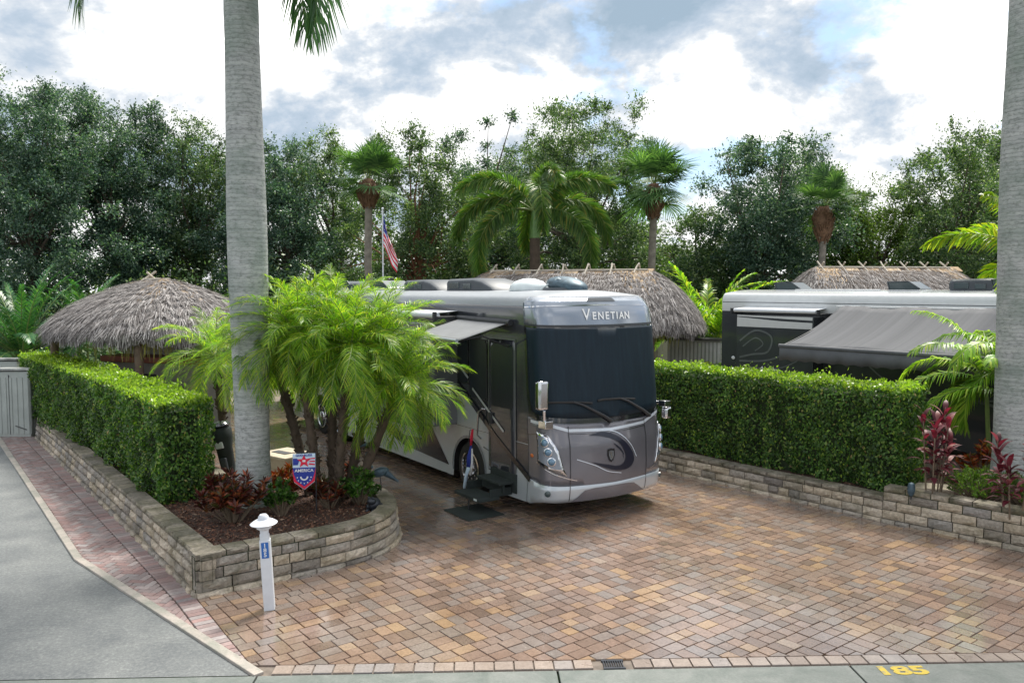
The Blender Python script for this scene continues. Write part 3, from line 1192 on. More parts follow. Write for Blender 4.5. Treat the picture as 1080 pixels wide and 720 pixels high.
def make_tree(name, label, loc, seed, H, rad, base, nclump, nleaf, leaf, leafmat_, bark='bark', spread=0.5, group=None, lean=0.0, top_spiky=0.25):
    root = thing(name, label, 'tree', loc, group=group)
    V, Q, cl = tree_crown(seed, H, rad, base, nclump, nleaf, leaf, spread=spread, top_spiky=top_spiky)
    npmesh('crown', V, Q, M[leafmat_], parent=root)
    r = random.Random(seed)
    tb = MB()
    tr = 0.018 * H + 0.05
    top = Vector((r.uniform(-.5, .5) + lean, r.uniform(-.5, .5), H * 0.5))
    pts = [Vector((0, 0, -0.1)), Vector((r.uniform(-.2, .2), r.uniform(-.2, .2), H * 0.16)), Vector((top.x * .6, top.y * .6, H * 0.34)), top]
    tb.tube(pts, [tr * 1.25, tr, tr * 0.85, tr * 0.55], 10)
    order = list(range(len(cl)))
    r.shuffle(order)
    for k in order[:38]:
        e = Vector(cl[k])
        st = pts[2] + (pts[3] - pts[2]) * r.random() if e.z > H * 0.35 else pts[1] + (pts[2] - pts[1]) * r.random()
        mid = st.lerp(e, 0.5) + Vector((r.uniform(-.4, .4), r.uniform(-.4, .4), r.uniform(0, .5)))
        tb.tube([st, mid, e], [tr * 0.32, tr * 0.17, 0.012], 5, cap=False)
    tb.build('trunk', M[bark], root, smooth=60)
    return root


def frond(r, L, n, ll, w, e0, bend, ldroop=0.5, plum=0.0, ang0=60, ang1=28, start=0.12, vee=20, env_p=0.6, bpow=1.3):
    """one feather leaf along +x; returns verts, quads, material index"""
    S = 22
    u = np.linspace(0, 1, S)
    an = e0 - bend * u ** bpow
    P = np.zeros((S, 3))
    P[1:, 0] = np.cumsum(np.cos(an[:-1])) * L / (S - 1)
    P[1:, 2] = np.cumsum(np.sin(an[:-1])) * L / (S - 1)
    yw = r.normal() * 0.06 * L
    P[:, 1] = yw * u ** 2
    uk = np.linspace(start, 0.995, n)
    uk = np.tile(uk, 2) + r.normal(size=2 * n) * 0.004
    uk = np.clip(uk, start, 1)
    side = np.repeat([1.0, -1.0], n)
    B = np.stack([np.interp(uk, u, P[:, i]) for i in range(3)], 1)
    ak = np.interp(uk, u, an)
    T = np.stack([np.cos(ak), np.zeros_like(ak), np.sin(ak)], 1)
    Nn = np.stack([-np.sin(ak), np.zeros_like(ak), np.cos(ak)], 1)
    Y = np.tile([0.0, 1.0, 0.0], (2 * n, 1))
    a = np.radians(ang0 + (ang1 - ang0) * uk + r.normal(size=2 * n) * 4)[:, None]
    if plum > 0:
        phi = np.radians(r.uniform(-100, 100, 2 * n) * plum + vee * (1 - plum))[:, None]
    else:
        phi = np.radians(vee + r.normal(size=2 * n) * 6)[:, None]
    D = unit(T * np.cos(a) + (Y * side[:, None] * np.cos(phi) + Nn * np.sin(phi)) * np.sin(a))
    env = np.maximum(np.sin(PI * (0.14 + 0.8 * uk)), 0.05) ** env_p
    l = (ll * env * r.uniform(0.88, 1.1, 2 * n))[:, None]
    dz = np.array([[0, 0, -1.0]])
    P0 = B
    P1 = B + D * l * 0.5 + dz * l * 0.1 * ldroop
    P2 = B + D * l * (1 - 0.18 * ldroop) + dz * l * 0.55 * ldroop
    Wv = unit(T - D * np.sum(T * D, 1, keepdims=True)) * w * 0.5
    V = np.stack([P0 - Wv * .6, P0 + Wv * .6, P1 - Wv, P1 + Wv, P2 - Wv * .12, P2 + Wv * .12], 1).reshape(-1, 3)
    m = 2 * n
    i0 = (np.arange(m) * 6)[:, None]
    Q = np.concatenate([i0 + np.array([[0, 1, 3, 2]]), i0 + np.array([[2, 3, 5, 4]])], 0)
    mi = np.zeros(len(Q), int)
    # rachis as a thin 4-sided tube
    rr = np.interp(u, [0, 1], [max(0.008, 0.009 * L), 0.003])[:, None]
    Tn = np.stack([-np.sin(an), np.zeros(S), np.cos(an)], 1)
    Yn = np.tile([0.0, 1.0, 0.0], (S, 1))
    ring = np.stack([P + Tn * rr, P + Yn * rr, P - Tn * rr, P - Yn * rr], 1).reshape(-1, 3)
    o = len(V)
    q2 = []
    for i in range(S - 1):
        for k in range(4):
            k2 = (k + 1) % 4
            q2.append((o + i * 4 + k, o + (i + 1) * 4 + k, o + (i + 1) * 4 + k2, o + i * 4 + k2))
    V = np.concatenate([V, ring])
    Q = np.concatenate([Q, np.array(q2)])
    mi = np.concatenate([mi, np.ones(len(q2), int)])
    return V, Q, mi


def rotz(V, a):
    c, s = math.cos(a), math.sin(a)
    return np.stack([V[:, 0] * c - V[:, 1] * s, V[:, 0] * s + V[:, 1] * c, V[:, 2]], 1)


def feather_crown(seed, count, L, n, ll, w, e_hi, e_lo, bend, origin=(0, 0, 0), az0=0.0, rbase=0.06, azlist=None, **kw):
    r = np.random.default_rng(seed)
    Vs, Qs, Ms = [], [], []
    o = 0
    for k in range(count):
        f = k / max(1, count - 1)
        e0 = R(e_hi + (e_lo - e_hi) * f + r.normal() * 5)
        az = az0 + k * 2.39996 + r.normal() * 0.12 if azlist is None else azlist[k % len(azlist)]
        V, Q, mi = frond(r, L * r.uniform(0.85, 1.1), n, ll, w, e0, bend * r.uniform(0.85, 1.15) * (0.75 + 0.35 * f), **kw)
        V = V + np.array([rbase, 0, 0])
        V = rotz(V, az) + np.array(origin)
        Vs.append(V)
        Qs.append(Q + o)
        Ms.append(mi)
        o += len(V)
    return np.concatenate(Vs), np.concatenate(Qs), np.concatenate(Ms)


# ---- royal palms
def royal(loc, H, r0, seed, label, azl=None, lean=(0, 0), extra=()):
    root = thing('royal_palm', label, 'palm tree', loc, group='royal palms beside the driveway')
    tb = MB()
    prof = []
    n = 150
    rr = random.Random(seed)
    V, F = [], []
    S = 40
    for i in range(n + 1):
        z = H * i / n
        k = z / H
        r_ = r0 * (1.0 + 0.16 * math.exp(-((z) / 0.5) ** 2) + 0.17 * math.exp(-((k - 0.52) / 0.22) ** 2) - 0.02 * k)
        r_ *= 1 + rr.uniform(-0.006, 0.006)
        for s in range(S):
            a = 2 * PI * s / S
            V.append((lean[0] * k + r_ * math.cos(a), lean[1] * k + r_ * math.sin(a), z - 0.05))
    for i in range(n):
        for s in range(S):
            s2 = (s + 1) % S
            F.append((i * S + s, i * S + s2, (i + 1) * S + s2, (i + 1) * S + s))
    tb.add(V, F)
    tb.build('trunk', M['royal'], root, smooth=80)
    cs = MB()
    cs.lathe([(r0 * 0.98, 0), (r0 * 0.85, 0.5), (r0 * 0.6, 1.2), (r0 * 0.3, 1.6)], (lean[0], lean[1], H - 0.06), 24)
    cs.build('crownshaft', M['crownshaft'], root, smooth=70)
    V, Q, mi = feather_crown(seed, 16, 3.9, 95, 0.75, 0.032, 80, 38, 1.45, (lean[0], lean[1], H + 1.35), azlist=azl, ldroop=1.0, plum=0.35)
    Vs, Qs, Ms, o = [V], [Q], [mi], len(V)
    rg = np.random.default_rng(seed + 5)
    for (az, e0, bend, L) in extra:
        V, Q, mi = frond(rg, L, 95, 0.75, 0.032, R(e0), bend, ldroop=1.0, plum=0.35)
        V = rotz(V, R(az)) + np.array([lean[0], lean[1], H + 1.3])
        Vs.append(V)
        Qs.append(Q + o)
        Ms.append(mi)
        o += len(V)
    npmesh('crown', np.concatenate(Vs), np.concatenate(Qs), [M['leaf_royal'], M['rachis']], np.concatenate(Ms), root)
    return root


RPL = royal(at(264, 12.75, 0.4), 8.2, 0.262, 21, 'tall royal palm with smooth grey trunk standing in the curved planter bed', [R(a) for a in (-62, 176, 80, -20, 140, 30, 95, 110, 60, 120, 60, 150, 40, 140, 95, 46)], lean=(-0.06, 0.05), extra=((-32, -20, 1.4, 3.45), (-46, -24, 1.3, 3.2), (200, -4, 1.6, 3.3)))
RPR = royal(at(1073, 13.6, 0.4), 10.2, 0.29, 22, 'royal palm with thick grey trunk rising behind the raised block wall by the maroon plants', [R(a) for a in (40, 120, 200, 280, 0, 80, 160, 240, 320, 20, 100, 180, 260, 340, 60, 140)])

# ---- pygmy date palm clump
def date_palm(base, top, seed, label, L=1.25, count=34, az0=0.0):
    root = thing('date_palm', label, 'palm tree', base, group='pygmy date palms in the planter')
    d = Vector(top) - Vector(base)
    tb = MB()
    r = random.Random(seed)
    pts = []
    for i in range(15):
        k = i / 14
        pts.append(Vector((d.x * k ** 1.15, d.y * k ** 1.15, d.z * k ** 0.95)))
    tb.tube(pts, [0.062 * (1.15 - 0.1 * i / 14) * (1 + 0.13 * (i % 2)) for i in range(15)], 9)
    # leaf-base stubs
    for i in range(90):
        k = r.uniform(0.1, 1)
        p = Vector((d.x * k ** 1.15, d.y * k ** 1.15, d.z * k ** 0.95))
        a = r.uniform(0, 2 * PI)
        o = Vector((math.cos(a), math.sin(a), 0.0))
        tb.tube([p + o * 0.045, p + o * 0.11 + Vector((0, 0, 0.06))], [0.026, 0.012], 4)
    tb.build('trunk', M['palm_trunk'], root, smooth=50)
    V, Q, mi = feather_crown(seed, count, L, 56, 0.31, 0.0095, 86, -34, 1.42, tuple(d), az0=az0, ldroop=0.45, vee=24, plum=0.3, rbase=0.03, ang0=58, ang1=26, start=0.1)
    npmesh('crown', V, Q, [M['leaf_palm'], M['rachis']], mi, root)
    return root


CB = Vector((-2.95, 13.05, 0.43))
clump = [
    ((-0.42, 0.25), (-3.95, 13.35, 2.78), 'slender date palm leaning left toward the royal palm trunk', 1.25),
    ((-0.2, -0.05), (-3.38, 12.75, 3.18), 'tall date palm of the clump right beside the royal palm trunk', 1.3),
    ((-0.02, 0.18), (-2.95, 13.35, 3.22), 'upright date palm in the middle of the clump behind the garden flag', 1.3),
    ((0.12, -0.08), (-2.5, 12.55, 2.98), 'date palm with the drooping crown in front of the slide-out', 1.35),
    ((0.25, 0.14), (-2.12, 13.15, 2.95), 'date palm leaning right in front of the motorhome awning', 1.3),
    ((0.42, 0.0), (-1.78, 12.8, 2.3), 'lowest date palm leaning far right toward the motorhome wheel', 1.3),
]
for i, (o, top, lab, L) in enumerate(clump):
    b0 = CB + Vector((o[0], o[1], 0))
    date_palm(b0, top, 40 + i, lab, L * 0.92, 56, az0=i * 1.1)
date_palm(at(236, 16.2, 0.0), at(226, 15.9, 2.55), 51, 'yellow-green date palm standing behind the near end of the left hedge', 1.35, 34, 0.4)

# ---- areca style palms (several stems from the ground)
def areca(loc, seed, label, name='areca_palm', mat='leaf_yellow', count=12, L=2.0, ll=0.5, w=0.04, hi=80, lo=30, bend=1.2, stems=5, sh=0.8, n=34, cat='palm', group=None, plum=0.0, ld=0.6):
    root = thing(name, label, cat, loc, group=group)
    r = random.Random(seed)
    Vs, Qs, Ms, o = [], [], [], 0
    sb = MB()
    for s in range(stems):
        a = s * 2.4 + r.random()
        q = r.uniform(0.05, 0.35) if stems > 1 else 0
        hgt = sh * r.uniform(0.6, 1.2)
        tx, ty = math.cos(a) * q * 1.8, math.sin(a) * q * 1.8
        sb.tube([(math.cos(a) * q, math.sin(a) * q, -0.05), (tx, ty, hgt)], [0.045, 0.035], 7)
        V, Q, mi = feather_crown(seed * 7 + s, max(4, count // stems) if stems > 1 else count, L, n, ll, w, hi, lo, bend, (tx, ty, hgt), az0=a, ldroop=ld, plum=plum)
        Vs.append(V)
        Qs.append(Q + o)
        Ms.append(mi)
        o += len(V)
    sb.build('stem', M['rachis'], root, smooth=50)
    npmesh('fronds', np.concatenate(Vs), np.concatenate(Qs), [M[mat], M['rachis']], np.concatenate(Ms), root)
    return root


areca(at(1060, 14.9, 0.4), 61, 'bright green areca palm arching over the maroon plants left of the right royal palm', count=34, L=1.85, ll=0.45, w=0.034, hi=80, lo=5, bend=2.0, stems=3, sh=1.75, n=50, mat='leaf_areca', ld=0.9)
areca(at(1090, 18.5, 0.0), 62, 'tall yellow-green palm showing high beside the right royal palm trunk', name='foxtail_palm', count=15, L=2.2, ll=0.45, w=0.045, hi=75, lo=-25, bend=1.7, stems=1, sh=6.5, n=90, plum=0.9)
areca(at(750, 27.8, 0.0), 63, 'bushy green palm between the middle thatched hut and the white motorhome', mat='leaf_palm', count=40, L=2.7, ll=0.6, w=0.05, hi=85, lo=10, bend=1.3, stems=6, sh=2.1, n=40)
areca(at(22, 25.5, 0.0), 64, 'large blue-green cycad-like palm above the storage lockers', name='date_palm_shrub', mat='leaf_cycad', count=44, L=3.1, ll=0.5, w=0.04, hi=85, lo=5, bend=1.1, stems=1, sh=1.7, n=46)
areca(at(92, 28.0, 0.0), 65, 'green palm bush peeking out left of the left thatched hut', mat='leaf_cycad', count=24, L=2.6, ll=0.5, w=0.045, hi=85, lo=15, bend=1.1, stems=3, sh=1.9, n=36)
areca(at(310, 26.5, 0.0), 67, 'yellow-green areca palm just right of the royal palm trunk behind the motorhome roof', mat='leaf_palm', count=22, L=2.3, ll=0.5, w=0.045, hi=85, lo=20, bend=1.2, stems=4, sh=1.6, n=30)
areca(at(425, 27.5, 0.0), 68, 'light green areca palm behind the motorhome roof near the flagpole', mat='leaf_palm', count=22, L=2.3, ll=0.5, w=0.045, hi=85, lo=20, bend=1.2, stems=4, sh=1.5, n=30)


# ---- cabbage palms with boots
def fan_crown(seed, n, pet, rad, origin):
    r = np.random.default_rng(seed)
    Vs, Qs, Ms, o = [], [], [], 0
    for k in range(n):
        f = k / (n - 1)
        e = R(86 - 118 * f ** 1.2 + r.normal() * 16)
        az = k * 2.39996 + r.normal() * 0.2
        d = np.array([math.cos(e), 0, math.sin(e)])
        up = np.array([-math.sin(e), 0, math.cos(e)])
        y = np.array([0, 1.0, 0])
        p = pet * r.uniform(0.6, 1.7)
        hub = d * p
        m = 30
        a = np.linspace(-1.9, 1.9, m) + r.normal(size=m) * 0.03
        l = rad * (0.75 + 0.25 * np.cos(a * 0.6)) * r.uniform(0.85, 1.1, m)
        D = np.outer(np.cos(a), d) + np.outer(np.sin(a), y) + up * 0.15
        D = unit(D)
        wv = unit(np.outer(-np.sin(a), d) + np.outer(np.cos(a), y)) * 0.028
        P0 = np.tile(hub, (m, 1))
        P1 = hub + D * l[:, None] * .55
        P2 = hub + D * l[:, None] * 1.02 + np.array([0, 0, -0.2]) * l[:, None]
        V = np.stack([P0 - wv * .4, P0 + wv * .4, P1 - wv, P1 + wv, P2 - wv * .15, P2 + wv * .15], 1).reshape(-1, 3)
        i0 = (np.arange(m) * 6)[:, None]
        Q = np.concatenate([i0 + np.array([[0, 1, 3, 2]]), i0 + np.array([[2, 3, 5, 4]])])
        pv = np.array([[0, .02, 0], [0, -.02, 0], hub + [0, -.012, 0], hub + [0, .012, 0]])
        Q = np.concatenate([Q, np.array([[0, 1, 2, 3]]) + len(V)])
        V = np.concatenate([V, pv])
        mi = np.zeros(len(Q), int)
        mi[-1] = 1
        Vs.append(rotz(V, az) + np.array(origin))
        Qs.append(Q + o)
        Ms.append(mi)
        o += len(V)
    return np.concatenate(Vs), np.concatenate(Qs), np.concatenate(Ms)


def sabal(px, d, ztop, boots, seed, label, rad=0.85, n=38):
    loc = at(px, d, 0)
    root = thing('cabbage_palm', label, 'palm tree', loc, group='cabbage palms rising through the tree line')
    tb = MB()
    tb.tube([(0, 0, -.1), (0.09, 0, ztop * 0.3), (-0.05, 0, ztop * 0.6), (0, 0, ztop - boots)], [0.2, 0.155, 0.14, 0.14], 12)
    tb.build('trunk', M['sabal_trunk'], root, smooth=60)
    bb = MB()
    bb.lathe([(0.15, -boots), (0.3, -boots * 0.75), (0.37, -boots * 0.45), (0.3, -boots * 0.15), (0.17, 0.1)], (0, 0, ztop), 14)
    r = random.Random(seed)
    for i in range(150):
        k = r.uniform(0, 1)
        rr = 0.2 + 0.17 * math.sin(PI * min(1, k * 1.1))
        a = r.uniform(0, 2 * PI)
        z = ztop - boots * k
        o = Vector((math.cos(a), math.sin(a), 0))
        bb.tube([Vector((0, 0, z - .12)) + o * rr * .9, Vector((0, 0, z + 0.08)) + o * (rr + .09)], [0.035, 0.015], 4)
    bb.build('boots', M['boots'], root)
    V, Q, mi = fan_crown(seed, int(n * .75), 0.68, rad, (0, 0, ztop))
    npmesh('crown', V, Q, [M['leaf_sabal'], M['rachis']], mi, root)
    return root


sabal(390, 31.0, hz(193, 31), 0.95, 71, 'cabbage palm with orange-brown boots left of the flag', 0.9)
sabal(688, 31.0, hz(198, 31), 1.15, 72, 'tallest cabbage palm, alone in the gap of sky above the middle thatched hut', 1.15, 46)
sabal(866, 33.0, hz(220, 33), 1.35, 73, 'cabbage palm with dark brown boots above the white motorhome', 0.85, 30)


# ---- foxtail palm behind the silver motorhome
def foxtail(loc, H, label):
    root = thing('foxtail_palm', label, 'palm tree', loc)
    tb = MB()
    tb.tube([(0, 0, -.1), (0, 0, H * .5), (0, 0, H - 1.0)], [0.26, 0.2, 0.19], 14)
    tb.build('trunk', M['palm_trunk'], root, smooth=60)
    cs = MB()
    cs.lathe([(0.2, 0), (0.17, 0.5), (0.1, 1.0)], (0, 0, H - 1.02), 14)
    cs.build('crownshaft', M['crownshaft'], root, smooth=60)
    r = np.random.default_rng(77)
    spec = [(-88, 52, 2.6, 3.5), (4, 38, 2.3, 3.2), (176, 40, 2.3, 3.3), (-20, 62, 1.8, 2.9), (200, 62, 1.9, 3.0), (85, 70, 1.5, 2.6), (-70, 84, 2.4, 2.7), (30, 18, 2.2, 3.4), (150, 14, 2.2, 3.4), (-150, 12, 2.3, 3.5), (-32, 10, 2.2, 3.5), (100, 25, 2.0, 3.0)]
    Vs, Qs, Ms, o = [], [], [], 0
    for az, e, bend, L in spec:
        V, Q, mi = frond(r, L * 1.12, 380, 0.58, 0.034, R(e), bend, ldroop=0.45, plum=1.0, start=0.16, ang0=70, ang1=35, env_p=0.3, bpow=1.1)
        Vs.append(rotz(V + np.array([.05, 0, 0]), R(az)) + np.array([0, 0, H - .05]))
        Qs.append(Q + o)
        Ms.append(mi)
        o += len(V)
    npmesh('crown', np.concatenate(Vs), np.concatenate(Qs), [M['leaf_foxtail'], M['rachis']], np.concatenate(Ms), root)


foxtail(at(564, 29.5, 0), hz(222, 29.5), 'large foxtail palm with arching plume fronds behind the motorhome roof')

# ---- broad trees beyond the lots: (column, top row, depth, radius, base, foliage, seed, label)
TREES = [
    (38, 78, 37, 4.6, 0.8, 'leaf_oak_blue', 1, 'broad dark oak, the tallest above the storage lockers', 'bark', 1.0),
    (132, 112, 39, 3.7, 0.8, 'leaf_oak_blue', 2, 'dark oak directly above the left thatched hut', 'bark', 1.0),
    (203, 128, 41, 3.5, 0.8, 'leaf_oak', 3, 'oak showing just left of the tall royal palm trunk', 'bark', 1.0),
    (296, 148, 40, 3.4, 0.8, 'leaf_oak_blue', 4, 'oak showing just right of the tall royal palm trunk', 'bark', 0.9),
    (352, 140, 43, 3.6, 0.8, 'leaf_oak', 5, 'loose oak behind the cabbage palm left of the flag', 'bark', 0.75),
    (438, 143, 37, 3.5, 1.6, 'leaf_oak', 6, 'reddish-trunked oak standing right of the flag', 'bark_red', 0.8),
    (505, 128, 42, 3.6, 0.8, 'leaf_oak_blue', 7, 'thin-crowned oak left of the foxtail palm', 'bark', 0.6),
    (612, 100, 40, 4.2, 1.0, 'leaf_oak', 8, 'tallest airy oak directly behind the foxtail palm', 'bark', 0.7),
    (560, 150, 47, 4.2, 0.8, 'leaf_oak', 9, 'oak deep behind the foxtail palm trunk', 'bark', 0.9),
    (660, 238, 44, 3.6, 0.5, 'leaf_light', 10, 'low light green tree under the tallest cabbage palm', 'bark', 1.0),
    (790, 155, 36, 3.8, 0.6, 'leaf_oak_blue', 11, 'feathery dark tree above the white motorhome rear', 'bark', 0.9),
    (744, 220, 38, 2.6, 0.5, 'leaf_oak', 12, 'small rounded tree behind the grey shed', 'bark', 1.0),
    (848, 178, 42, 3.4, 0.6, 'leaf_oak', 13, 'tree behind the cabbage palm over the white motorhome', 'bark', 0.8),
    (922, 187, 40, 3.4, 0.6, 'leaf_light', 14, 'yellow-green tree right of the cabbage palm with dark boots', 'bark', 0.95),
    (1008, 148, 37, 3.6, 0.6, 'leaf_oak', 15, 'tall oak just left of the right royal palm trunk', 'bark', 0.85),
    (1085, 135, 39, 4.0, 0.6, 'leaf_oak', 16, 'oak behind the right royal palm trunk', 'bark', 0.9),
    (-70, 70, 39, 4.6, 0.8, 'leaf_oak_blue', 17, 'dark oak past the left edge beyond the lockers', 'bark', 1.0),
    (1180, 140, 41, 4.2, 0.6, 'leaf_oak', 18, 'oak past the right edge beyond the white motorhome', 'bark', 1.0),
]
for px, ty, d, rad, base, lm, seed, lab, bk, dens in TREES:
    H = hz(ty, d)
    rad *= 1.15
    make_tree('oak_tree', lab, at(px, d, 0), 100 + seed, H, rad, base, int(215 * dens * (H / 11) * (rad / 3.6)), 400, 0.108, lm, bk, spread=0.36, group='trees along the back of the lots')

# low brush behind the lots, one mass nobody could count
r = np.random.default_rng(9)
cl, A = [], []
for px in range(-260, 1360, 7):
    for row in range(4):
        d = 33 + row * 2.3 + r.uniform(-1.2, 1.2)
        p = at(px + r.uniform(-8, 8), d)
        m = 95
        h = r.uniform(0.3, 3.6 + 0.5 * row) if row else r.uniform(0.2, 2.6)
        cl.append(np.array([p.x, p.y, h]) + r.normal(size=(m, 3)) * np.array([.6, .6, .5]))
C_ = np.concatenate(cl)
nC = len(C_)
V, Q = leaf_quads(C_, r.normal(size=(nC, 3)), r.normal(size=(nC, 3)) + [0, 0, .5], r.uniform(.12, .24, nC), r.uniform(.07, .13, nC))
tag(npmesh('undergrowth', V, Q, M['leaf_oak']), kind='stuff')
# far wood
cl = []
for px in range(-500, 1600, 9):
    for row in range(3):
        d = 56 + row * 4 + r.uniform(-2, 2)
        p = at(px, d)
        m = 60
        top = 5.5 + 1.2 * math.sin(px * 0.02) + 1.5 * math.sin(px * 0.051)
        if 660 < px < 770:
            top = 7.0
        cl.append(np.array([p.x, p.y, r.uniform(0.5, top)]) + r.normal(size=(m, 3)) * np.array([.9, .9, .9]))
C_ = np.concatenate(cl)
nC = len(C_)
V, Q = leaf_quads(C_, r.normal(size=(nC, 3)), r.normal(size=(nC, 3)) + [0, 0, .5], r.uniform(.25, .5, nC), r.uniform(.15, .28, nC))
tag(npmesh('distant_wood', V, Q, M['leaf_oak']), kind='stuff')


# ---- hedges
def hedge(name, label, spine, width, z0, z1, seed, dens=900, leaf=0.05):
    """spine: polyline of centre points, clipped box hedge with uneven leafy faces"""
    r = np.random.default_rng(seed)
    root = thing(name, label, 'hedge', (0, 0, 0))
    P = [Vector(p) for p in spine]
    core = MB()
    L = path_len(P)
    tot = L[-1]
    hw = width / 2

    def fr(s):
        a, b_ = path_at(P, L, max(0, s - .15)), path_at(P, L, min(tot, s + .15))
        t_ = (b_ - a).normalized()
        return path_at(P, L, s), t_, Vector((-t_.y, t_.x))
    n = int(tot / 0.4) + 1
    V, F = [], []
    ins = 0.2
    for i in range(n + 1):
        s = ins + (tot - 2 * ins) * i / n
        c, t_, nn_ = fr(s)
        for (a, z) in ((-hw + ins, z0 - .03), (hw - ins, z0 - .03), (hw - ins, z1 - ins), (-hw + ins, z1 - ins)):
            q = c + nn_ * a
            V.append((q.x, q.y, z))
    for i in range(n):
        for k in range(4):
            k2 = (k + 1) % 4
            F.append((i * 4 + k, i * 4 + k2, (i + 1) * 4 + k2, (i + 1) * 4 + k))
    F += [(3, 2, 1, 0), (n * 4, n * 4 + 1, n * 4 + 2, n * 4 + 3)]
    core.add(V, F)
    core.build('dark_core', M['hedge_core'], root)  # solid dark box; shade of the gaps between leaves is put into its colour
    # leaves in a shell
    h = z1 - z0
    areas = [tot * h, tot * h, tot * width, width * h, width * h]
    C_, N_, top = [], [], []
    for side, ar in enumerate(areas):
        m = int(ar * dens)
        s = r.uniform(0, tot, m)
        dep = np.abs(r.normal(0, 0.085, m))
        for k in range(m):
            z = r.uniform(z0, z1)
            if side < 2:
                c, t_, nn_ = fr(s[k])
                sg = 1 if side == 0 else -1
                wob = 0.075 * math.sin(s[k] * 9.0 + math.sin(s[k] * 1.7) * 2 + z * .6) * (0.5 + 0.5 * math.sin(s[k] * .9 + seed)) + 0.05 * math.sin(s[k] * 2.3 + z * 1.7 + seed) + 0.05 * math.sin(s[k] * 7.1 - z * 5) * math.sin(s[k] * 3.3 + z * 4) + 0.04 * math.sin(z * 9 + s[k] * 5)
                q = c + nn_ * sg * (hw + wob - dep[k])
                rz = z
                if z > z1 - 0.12:
                    q = c + nn_ * sg * (hw + wob - dep[k] - (z - z1 + .12) * 0.6)
                C_.append((q.x, q.y, rz))
                N_.append((nn_.x * sg, nn_.y * sg, 0.35))
            elif side == 2:
                c, t_, nn_ = fr(s[k])
                a = r.uniform(-hw, hw)
                q = c + nn_ * a
                wob = 0.03 * math.sin(s[k] * 4.1 + a * 3) + 0.025 * math.sin(s[k] * 11 + a * 7)
                C_.append((q.x, q.y, z1 + wob - dep[k] + (r.exponential(.03) if r.random() < .35 else 0)))
                N_.append((0, 0, 1))
            else:
                c, t_, nn_ = fr(0 if side == 3 else tot)
                sg = -1 if side == 3 else 1
                a = r.uniform(-hw, hw)
                wob = 0.05 * math.sin(a * 5 + z * 4) + .03 * math.sin(z * 9)
                q = c + nn_ * a + t_ * sg * (wob - dep[k])
                C_.append((q.x, q.y, z))
                N_.append((t_.x * sg, t_.y * sg, 0.35))
    C_, N_ = np.array(C_), np.array(N_)
    m = len(C_)
    Nr = N_ + r.normal(size=(m, 3)) * 0.55
    A_ = r.normal(size=(m, 3)) * 0.7 + np.array([0, 0, .8])
    sz = r.uniform(.75, 1.25, m) * leaf
    V, Q = leaf_quads(C_, A_, Nr, sz, sz * .55)
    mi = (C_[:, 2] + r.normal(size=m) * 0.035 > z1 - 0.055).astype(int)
    # brighter yellow-green leaves near the top, also scattered over the faces
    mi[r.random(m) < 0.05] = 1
    npmesh('foliage', V, Q, [M['leaf_hedge'], M['leaf_bright']], mi, root)
    return root


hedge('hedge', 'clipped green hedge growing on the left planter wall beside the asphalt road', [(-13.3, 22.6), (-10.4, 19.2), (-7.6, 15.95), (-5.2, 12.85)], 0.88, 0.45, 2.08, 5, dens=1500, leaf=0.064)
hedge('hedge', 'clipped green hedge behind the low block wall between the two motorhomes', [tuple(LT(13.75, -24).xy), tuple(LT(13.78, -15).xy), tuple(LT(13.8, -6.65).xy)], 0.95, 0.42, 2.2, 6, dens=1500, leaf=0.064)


# ---- small shrubs
def bush(name, label, loc, seed, rad, h, n, ln, wd, mat, stems=10, upright=0.5, cat='shrub', group=None):
    r = np.random.default_rng(seed)
    root = thing(name, label, cat, loc, group=group)
    sb = MB()
    C_, A_ = [], []
    rr = random.Random(seed)
    tips = []
    for s in range(stems):
        a = rr.uniform(0, 2 * PI)
        q = rad * math.sqrt(rr.random())
        e = Vector((math.cos(a) * q, math.sin(a) * q, h * rr.uniform(0.55, 1.0) * (1 - 0.35 * (q / rad) ** 2)))
        sb.tube([(e.x * .15, e.y * .15, -.02), (e.x * .6, e.y * .6, e.z * .5), tuple(e)], [0.012, 0.008, 0.004], 5, cap=False)
        tips.append((e, Vector((e.x * .6, e.y * .6, e.z * .5))))
    per = n // stems
    for e, mid in tips:
        k = r.uniform(0, 1, per) ** 0.6
        b_ = np.array(mid)[None] * (1 - k[:, None]) + np.array(e)[None] * k[:, None]
        dd = r.normal(size=(per, 3))
        dd[:, 2] = np.abs(dd[:, 2]) * upright + upright * .6
        dd = unit(dd)
        C_.append(b_ + dd * ln * .5)
        A_.append(dd)
    C_, A_ = np.concatenate(C_), np.concatenate(A_)
    m = len(C_)
    s = r.uniform(.7, 1.2, m) * ln
    V, Q = leaf_quads(C_, A_, r.normal(size=(m, 3)) + [0, 0, .8], s, s * wd)
    sb.build('stem', M['twig'], root)
    npmesh('foliage', V, Q, M[mat], parent=root)
    return root


